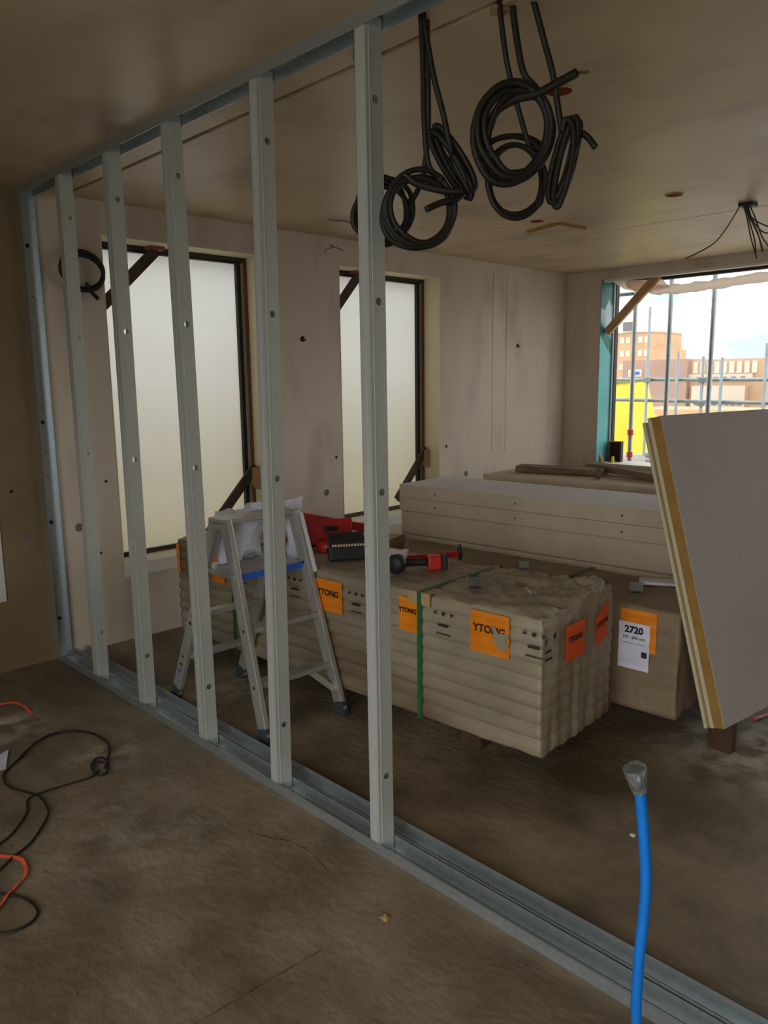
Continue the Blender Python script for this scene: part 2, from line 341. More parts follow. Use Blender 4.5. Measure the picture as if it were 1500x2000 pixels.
# the opening behind the camera, left room
w4 = thing('window_4', (-3.35, -4.9, .06), kind='structure'); g = MB()
for a, b in (((-3.4,-7.9,.06),(-3.3,-7.84,2.74)), ((-3.4,-2.66,.06),(-3.3,-2.6,2.74)), ((-3.4,-7.84,2.68),(-3.3,-2.66,2.74)), ((-3.4,-7.84,.06),(-3.3,-2.66,.12)), ((-3.4,-4.93,.12),(-3.3,-4.87,2.68))): g.box(a, b)
g.build('frame', M['frame'], w4, off=w4.location)

# rolled up plastic under the head of the wide opening
bm_pts = [(5.86, -.62, 2.66), (5.86, -.72, 2.625), (5.86, -.95, 2.575), (5.86, -1.15, 2.555), (5.86, -1.38, 2.56), (5.86, -1.6, 2.575), (5.86, -2.0, 2.59), (5.86, -2.7, 2.61), (5.86, -3.6, 2.60), (5.86, -4.6, 2.62)]
pp = smoothpts(bm_pts, 10); mb = MB(); mb.tube(pp, .04, 14, rf=lambda t: .012+.034*min(1, t*16)*(1+.12*sin(t*61)+.08*sin(t*137)))
rp = mb.build('plastic_roll', M['rollp'], smooth=True); tag(rp, 'pale plastic sheeting rolled up along the top of the wide open window', 'plastic sheeting')
for v in rp.data.vertices: v.co += noise.noise_vector(v.co*7)*.012
mb = MB(); mb.add([(5.83, -.45, 2.70), (5.84, -.60, 2.69), (5.83, -1.02, 2.66), (5.83, -1.1, 2.57), (5.84, -.84, 2.545), (5.85, -.60, 2.60)], [(0, 1, 2, 3, 4, 5)])
mb.build('loose_flap', M['rollp'], rp, solid=.003)
rp.location = (0, 0, 0)
# ---------------------------------------------------------------- outside
gr = MB().box((-60, -300, -9.4), (700, 500, -9)).build('street_ground', M['ground']); tag(gr, 'pale street level ground far below outside the wide opening', 'ground', kind='structure')
tp = [(-1.2, 1.64), (3.5, 1.62), (8, 1.65), (10.78, 1.64), (10.95, 1.3), (11.2, .86), (11.3, .4), (11.4, -.6), (11.45, -2)]
bm = bmesh.new(); nx, nz_ = 120, 24; grid = []
def edge_x(z):
    pts = [(1.64, 10.78), (1.3, 10.95), (.86, 11.2), (.4, 11.3), (-.6, 11.4), (-2, 11.45)]
    for (za, xa), (zb, xb) in zip(pts, pts[1:]):
        if za >= z >= zb: return xa+(xb-xa)*(za-z)/(za-zb)
    return 10.78
for i in range(nx+1):
    row = []
    for j in range(nz_+1):
        z = -2+3.64*j/nz_; x = -2+(edge_x(z)+2)*i/nx
        y = 1.6+.05*noise.noise(Vector((x*.9, 0, z*1.4)))+.02*noise.noise(Vector((x*4, 3, z*3)))
        row.append(bm.verts.new((x, y, z)))
    grid.append(row)
for i in range(nx):
    for j in range(nz_): bm.faces.new((grid[i][j], grid[i+1][j], grid[i+1][j+1], grid[i][j+1]))
tarp = bm_obj('yellow_tarpaulin', bm, M['yellow']); md = tarp.modifiers.new('solid', 'SOLIDIFY'); md.thickness = .012
tag(tarp, 'bright yellow tarpaulin stretched over the scaffolding left of the wide opening', 'tarpaulin')
MB().tube([(-2, 1.6, 1.645), (10.78, 1.6, 1.645)], .024, 10).build('tarpaulin_rail', M['scaf'], tarp)
dk = thing('scaffold_deck', (6.85, -2.5, .68), 'pale boarded scaffold walkway outside the wide opening', 'walkway')
for i in range(5):
    MB().box((6.2+i*.26, -7, .68), (6.2+i*.26+.25, .9, .73)).build('deck_board', M['deck'], dk, bevel=.004, seg=1, off=dk.location)
def pole(x, y, z1, label, z0=-9., red=None, r=.024):
    o = MB().tube([(x, y, z0), (x, y, z1)], r, 12).build('scaffold_pole', M['scaf'], None, smooth=True, off=(x, y, z0)); o.location = (x, y, z0)
    tag(o, label, 'scaffold pole', 'upright poles of the outside scaffolding')
    if red:
        for z in red: MB().cyl((0, 0, z-z0-.03), (0, 0, z-z0+.03), .033, 10).build('coupler', M['redc'], o)
    return o
pole(6.28, -.50, 5, 'scaffold pole with red couplers, in front of the yellow tarpaulin', red=(.84, 1.09))
pole(6.28, -.90, 5, 'thick tall scaffold pole nearest the leaning boards, just above their left corner')
pole(6.28, -1.356, 5, 'thick tall scaffold pole, the rightmost that reaches the window head')
pole(6.28, -3.3, 5, 'scaffold pole of the inner row, right of the frame')
pole(7.3, -.154, 2.54, 'thin scaffold pole ending in the sky beside the far tower', r=.018)
pole(7.3, -.536, 2.0, 'short thin scaffold post right behind the thick pole', r=.018)
pole(7.3, -.84, 1.93, 'short thin scaffold post carrying a rail clamp, between the two thick poles', r=.018)
pole(7.3, -1.06, 1.91, 'short thin scaffold post just right of the rightmost thick pole', r=.018)
pole(7.3, -1.54, 2.05, 'thin scaffold post at the right edge of the photo', r=.018)
def rail(z, z2, label, y0=.9, y1=-6.5):
    o = MB().tube([(7.34, y0, z), (7.34, y1, z2)], .022, 10).build('guard_rail', M['scaf'], smooth=True)
    tag(o, label, 'guard rail', 'level guard rails of the scaffolding')
rail(1.68, 1.60, 'upper pale guard rail of the scaffolding, at the top edge of the yellow tarpaulin')
rail(1.43, 1.33, 'lower pale guard rail of the scaffolding, just above the leaning boards')
for y, z, lb in ((-.154, 1.665, 'steel clamp joining the upper guard rail to the thin pole'), (-.84, 1.655, 'steel clamp joining the upper guard rail to the short middle post'), (-.84, 1.385, 'steel clamp joining the lower guard rail to the short middle post')):
    o = MB().box((-.035, -.045, -.03), (.03, .045, .03)).build('scaffold_clamp', M['scaf'], bevel=.008); o.location = (7.315, y, z); tag(o, lb, 'clamp', 'steel clamps of the scaffolding')
# bundle of white tubes on the deck
TL_ = ('lower row, nearest the window sill', 'lower row, second from the window sill', 'lower row, third from the window sill', 'lower row, farthest from the sill', 'upper row, nearest the window sill', 'upper row, in the middle', 'upper row, farthest from the sill')
for i, (x, z) in enumerate(((6.46, .764), (6.53, .764), (6.60, .764), (6.67, .764), (6.495, .828), (6.565, .828), (6.635, .828))):
    o = MB().tube([(x, -.62+.03*(i % 3), z), (x, -3.6, z)], .033, 12).build('white_tube', M['tubew'], smooth=True)
    tag(o, 'white tube piled on the scaffold deck, '+TL_[i], 'tube', 'white tubes piled on the scaffold deck')
# cross tube at the top of the scaffold bay
tag(MB().tube([(6.28, .6, 2.60), (6.28, -.50, 2.60)], .02, 10).build('scaffold_ledger', M['scaf'], smooth=True), 'short level scaffold tube high in the left corner of the opening', 'scaffold tube')

def building(name, label, x, y0, y1, z1, m, depth=14, parts=()):
    b = thing(name, (x, (y0+y1)/2, -9), label, 'building')
    MB().box((x, min(y0, y1), -9), (x+depth, max(y0, y1), z1)).build('wall', m, b, off=b.location)
    return b
tw = building('brick_tower', 'pale orange brick tower block with rows of windows, beyond the scaffolding', 160, 86.4, 76.3, 11.6, M['brick1'])
MB().box((159.6, 76.1, 11.6), (174, 86.6, 12.0)).build('roof_edge', M['conc'], tw, off=tw.location)
MB().box((159.0, 80.4, 12.0), (159.3, 83.0, 14.0)).build('roof_sign', M['glassd'], tw, off=tw.location)
for r_ in range(5):
    for c in range(5):
        y = 84.0-c*1.45; z = 9.4-r_*2.9
        MB().box((159.9, y-.95, z), (160.02, y, z+1.3)).build('window', M['glass'], tw, off=tw.location)
tl = building('tower_annex', 'low pale brick annex at the right foot of the far tower', 160, 76.3, 75.0, 8.0, M['brick1'])
br = building('brown_brick_hall', 'long low brown brick building with a blue and white sign', 100, 50.6, 41.2, 4.15, M['brick2'])
MB().box((99.8, 47.6, 1.9), (100.0, 49.6, 2.9)).build('sign', M['conc'], br, off=br.location)
MB().box((99.7, 47.9, 2.2), (99.8, 48.7, 2.6)).build('sign_lettering', M['blue'], br, off=br.location)
of = building('long_office_block', 'long pale office building with a band of upright windows under its roof', 101, 41.2, 28.0, 4.0, M['brick3'])
for c in range(9):
    y = 40.8-c*.95; MB().box((100.85, y-.62, 2.2), (101.0, y, 3.7)).build('window', M['glass'], of, off=of.location)
MB().box((100.6, 33, 1.5), (101, 41.2, 2.1)).build('band', M['conc'], of, off=of.location)
for c in range(6):
    y = 40.2-c*1.15; MB().box((100.5, y-.55, 1.3), (100.62, y, 1.75)).build('window', M['glassd'], of, off=of.location)
MB().box((99.8, 33.5, -2.2), (101, 40.4, .6)).build('projecting_wing', M['conc'], of, off=of.location)
for c in range(8):
    y = 40-c*.8; MB().box((99.7, y-.6, -1.9), (99.82, y, -1.3)).build('window', M['glassd'], of, off=of.location)
rt = building('far_right_house', 'pale tan building at the right end of the far street', 90, 27.6, 12, 3.0, M['brick3'])
rw = building('low_terrace', 'low pale brick terrace in front of the far buildings', 70, 33.5, 5, -1.3, M['brick1'], depth=8)

# things on the sill of the wide opening
o = thing('open_crate', (5.93, -.53, Z0+.012), 'small dark brown open box standing on the left end of the wide sill', 'box', rz=.25)
b = MB(); b.box((-.05, -.06, 0), (.05, -.045, .22)); b.box((-.05, .055, 0), (.05, .07, .22)); b.box((-.05, -.045, .205), (.05, .055, .22)); b.build('casing', M['dwood'], o, bevel=.003)
MB().box((.038, -.045, 0), (.05, .055, .205)).build('back_panel', M['pallet'], o)
o = MB().prism([(-.4, .0), (-.46, 0), (-.415, .10)], 'x', 0, .05).build('wooden_wedge', M['wood']); o.location = (5.76, -.0, Z0+.012); tag(o, 'small pale timber wedge on the sill beside the dark box', 'wedge')
o = MB().tube([(0, 0, 0), (0, 0, .05), (0, 0, .07)], .018, 12, rf=lambda t: .02*(1-.4*t)).build('yellow_cup', M['yellow']); o.location = (5.80, -.56, Z0+.012); tag(o, 'tiny yellow cup on the sill in front of the dark box', 'cup')

# ---------------------------------------------------------------- ceiling fittings
for i, (x, y, lb) in enumerate(((1.02, -2.92, 'red round ceiling socket cap behind the largest cable coil'), (3.035, -2.44, 'red round ceiling socket cap on the open ceiling, left of the wire bundle'), (3.05, -1.425, 'red round ceiling socket cap beside the yellow angled strip'))):
    o = thing('ceiling_socket', (x, y, H), lb, 'ceiling socket', 'round red sockets cast into the ceiling')
    MB().tube([(0, 0, .0), (0, 0, -.004)], .05, 28).build('cap', M['redcap'], o)
    pts = [(cos(a)*.053, sin(a)*.053, -.002) for a in [k*2*pi/28 for k in range(29)]]
    MB().tube(pts, .0035, 6).build('rim', M['ceil'], o)
o = thing('ceiling_trim_strip', (3.25, -1.4, H), 'yellow timber strips meeting at an angle on the ceiling', 'strip')
for a, b in (((3.316, -1.161, H-.008), (3.232, -1.49, H-.008)), ((3.232, -1.49, H-.008), (3.532, -1.526, H-.008))):
    MB().bar(a, b, .022, .016).build('strip', M['ochre'], o, off=o.location)
def blob(name, loc, r, m, label, cat, seed=0, flat=1.):
    bm = bmesh.new(); bmesh.ops.create_icosphere(bm, subdivisions=3, radius=r)
    for v in bm.verts: v.co += v.co.normalized()*noise.noise(v.co/r*1.3+Vector((seed, 0, 0)))*r*.7; v.co.z *= flat
    o = bm_obj(name, bm, m); o.location = loc; return tag(o, label, cat)
blob('foam_blob', (.235, -2.66, H-.006), .04, M['foam'], 'yellowish blob of mounting foam on the ceiling behind the nearest stud', 'foam', 1, .5)
blob('foam_blob', (.30, -3.17, H-.004), .03, M['foam'], 'small lump of mounting foam where the right hand cables leave the ceiling', 'foam', 5, .5)
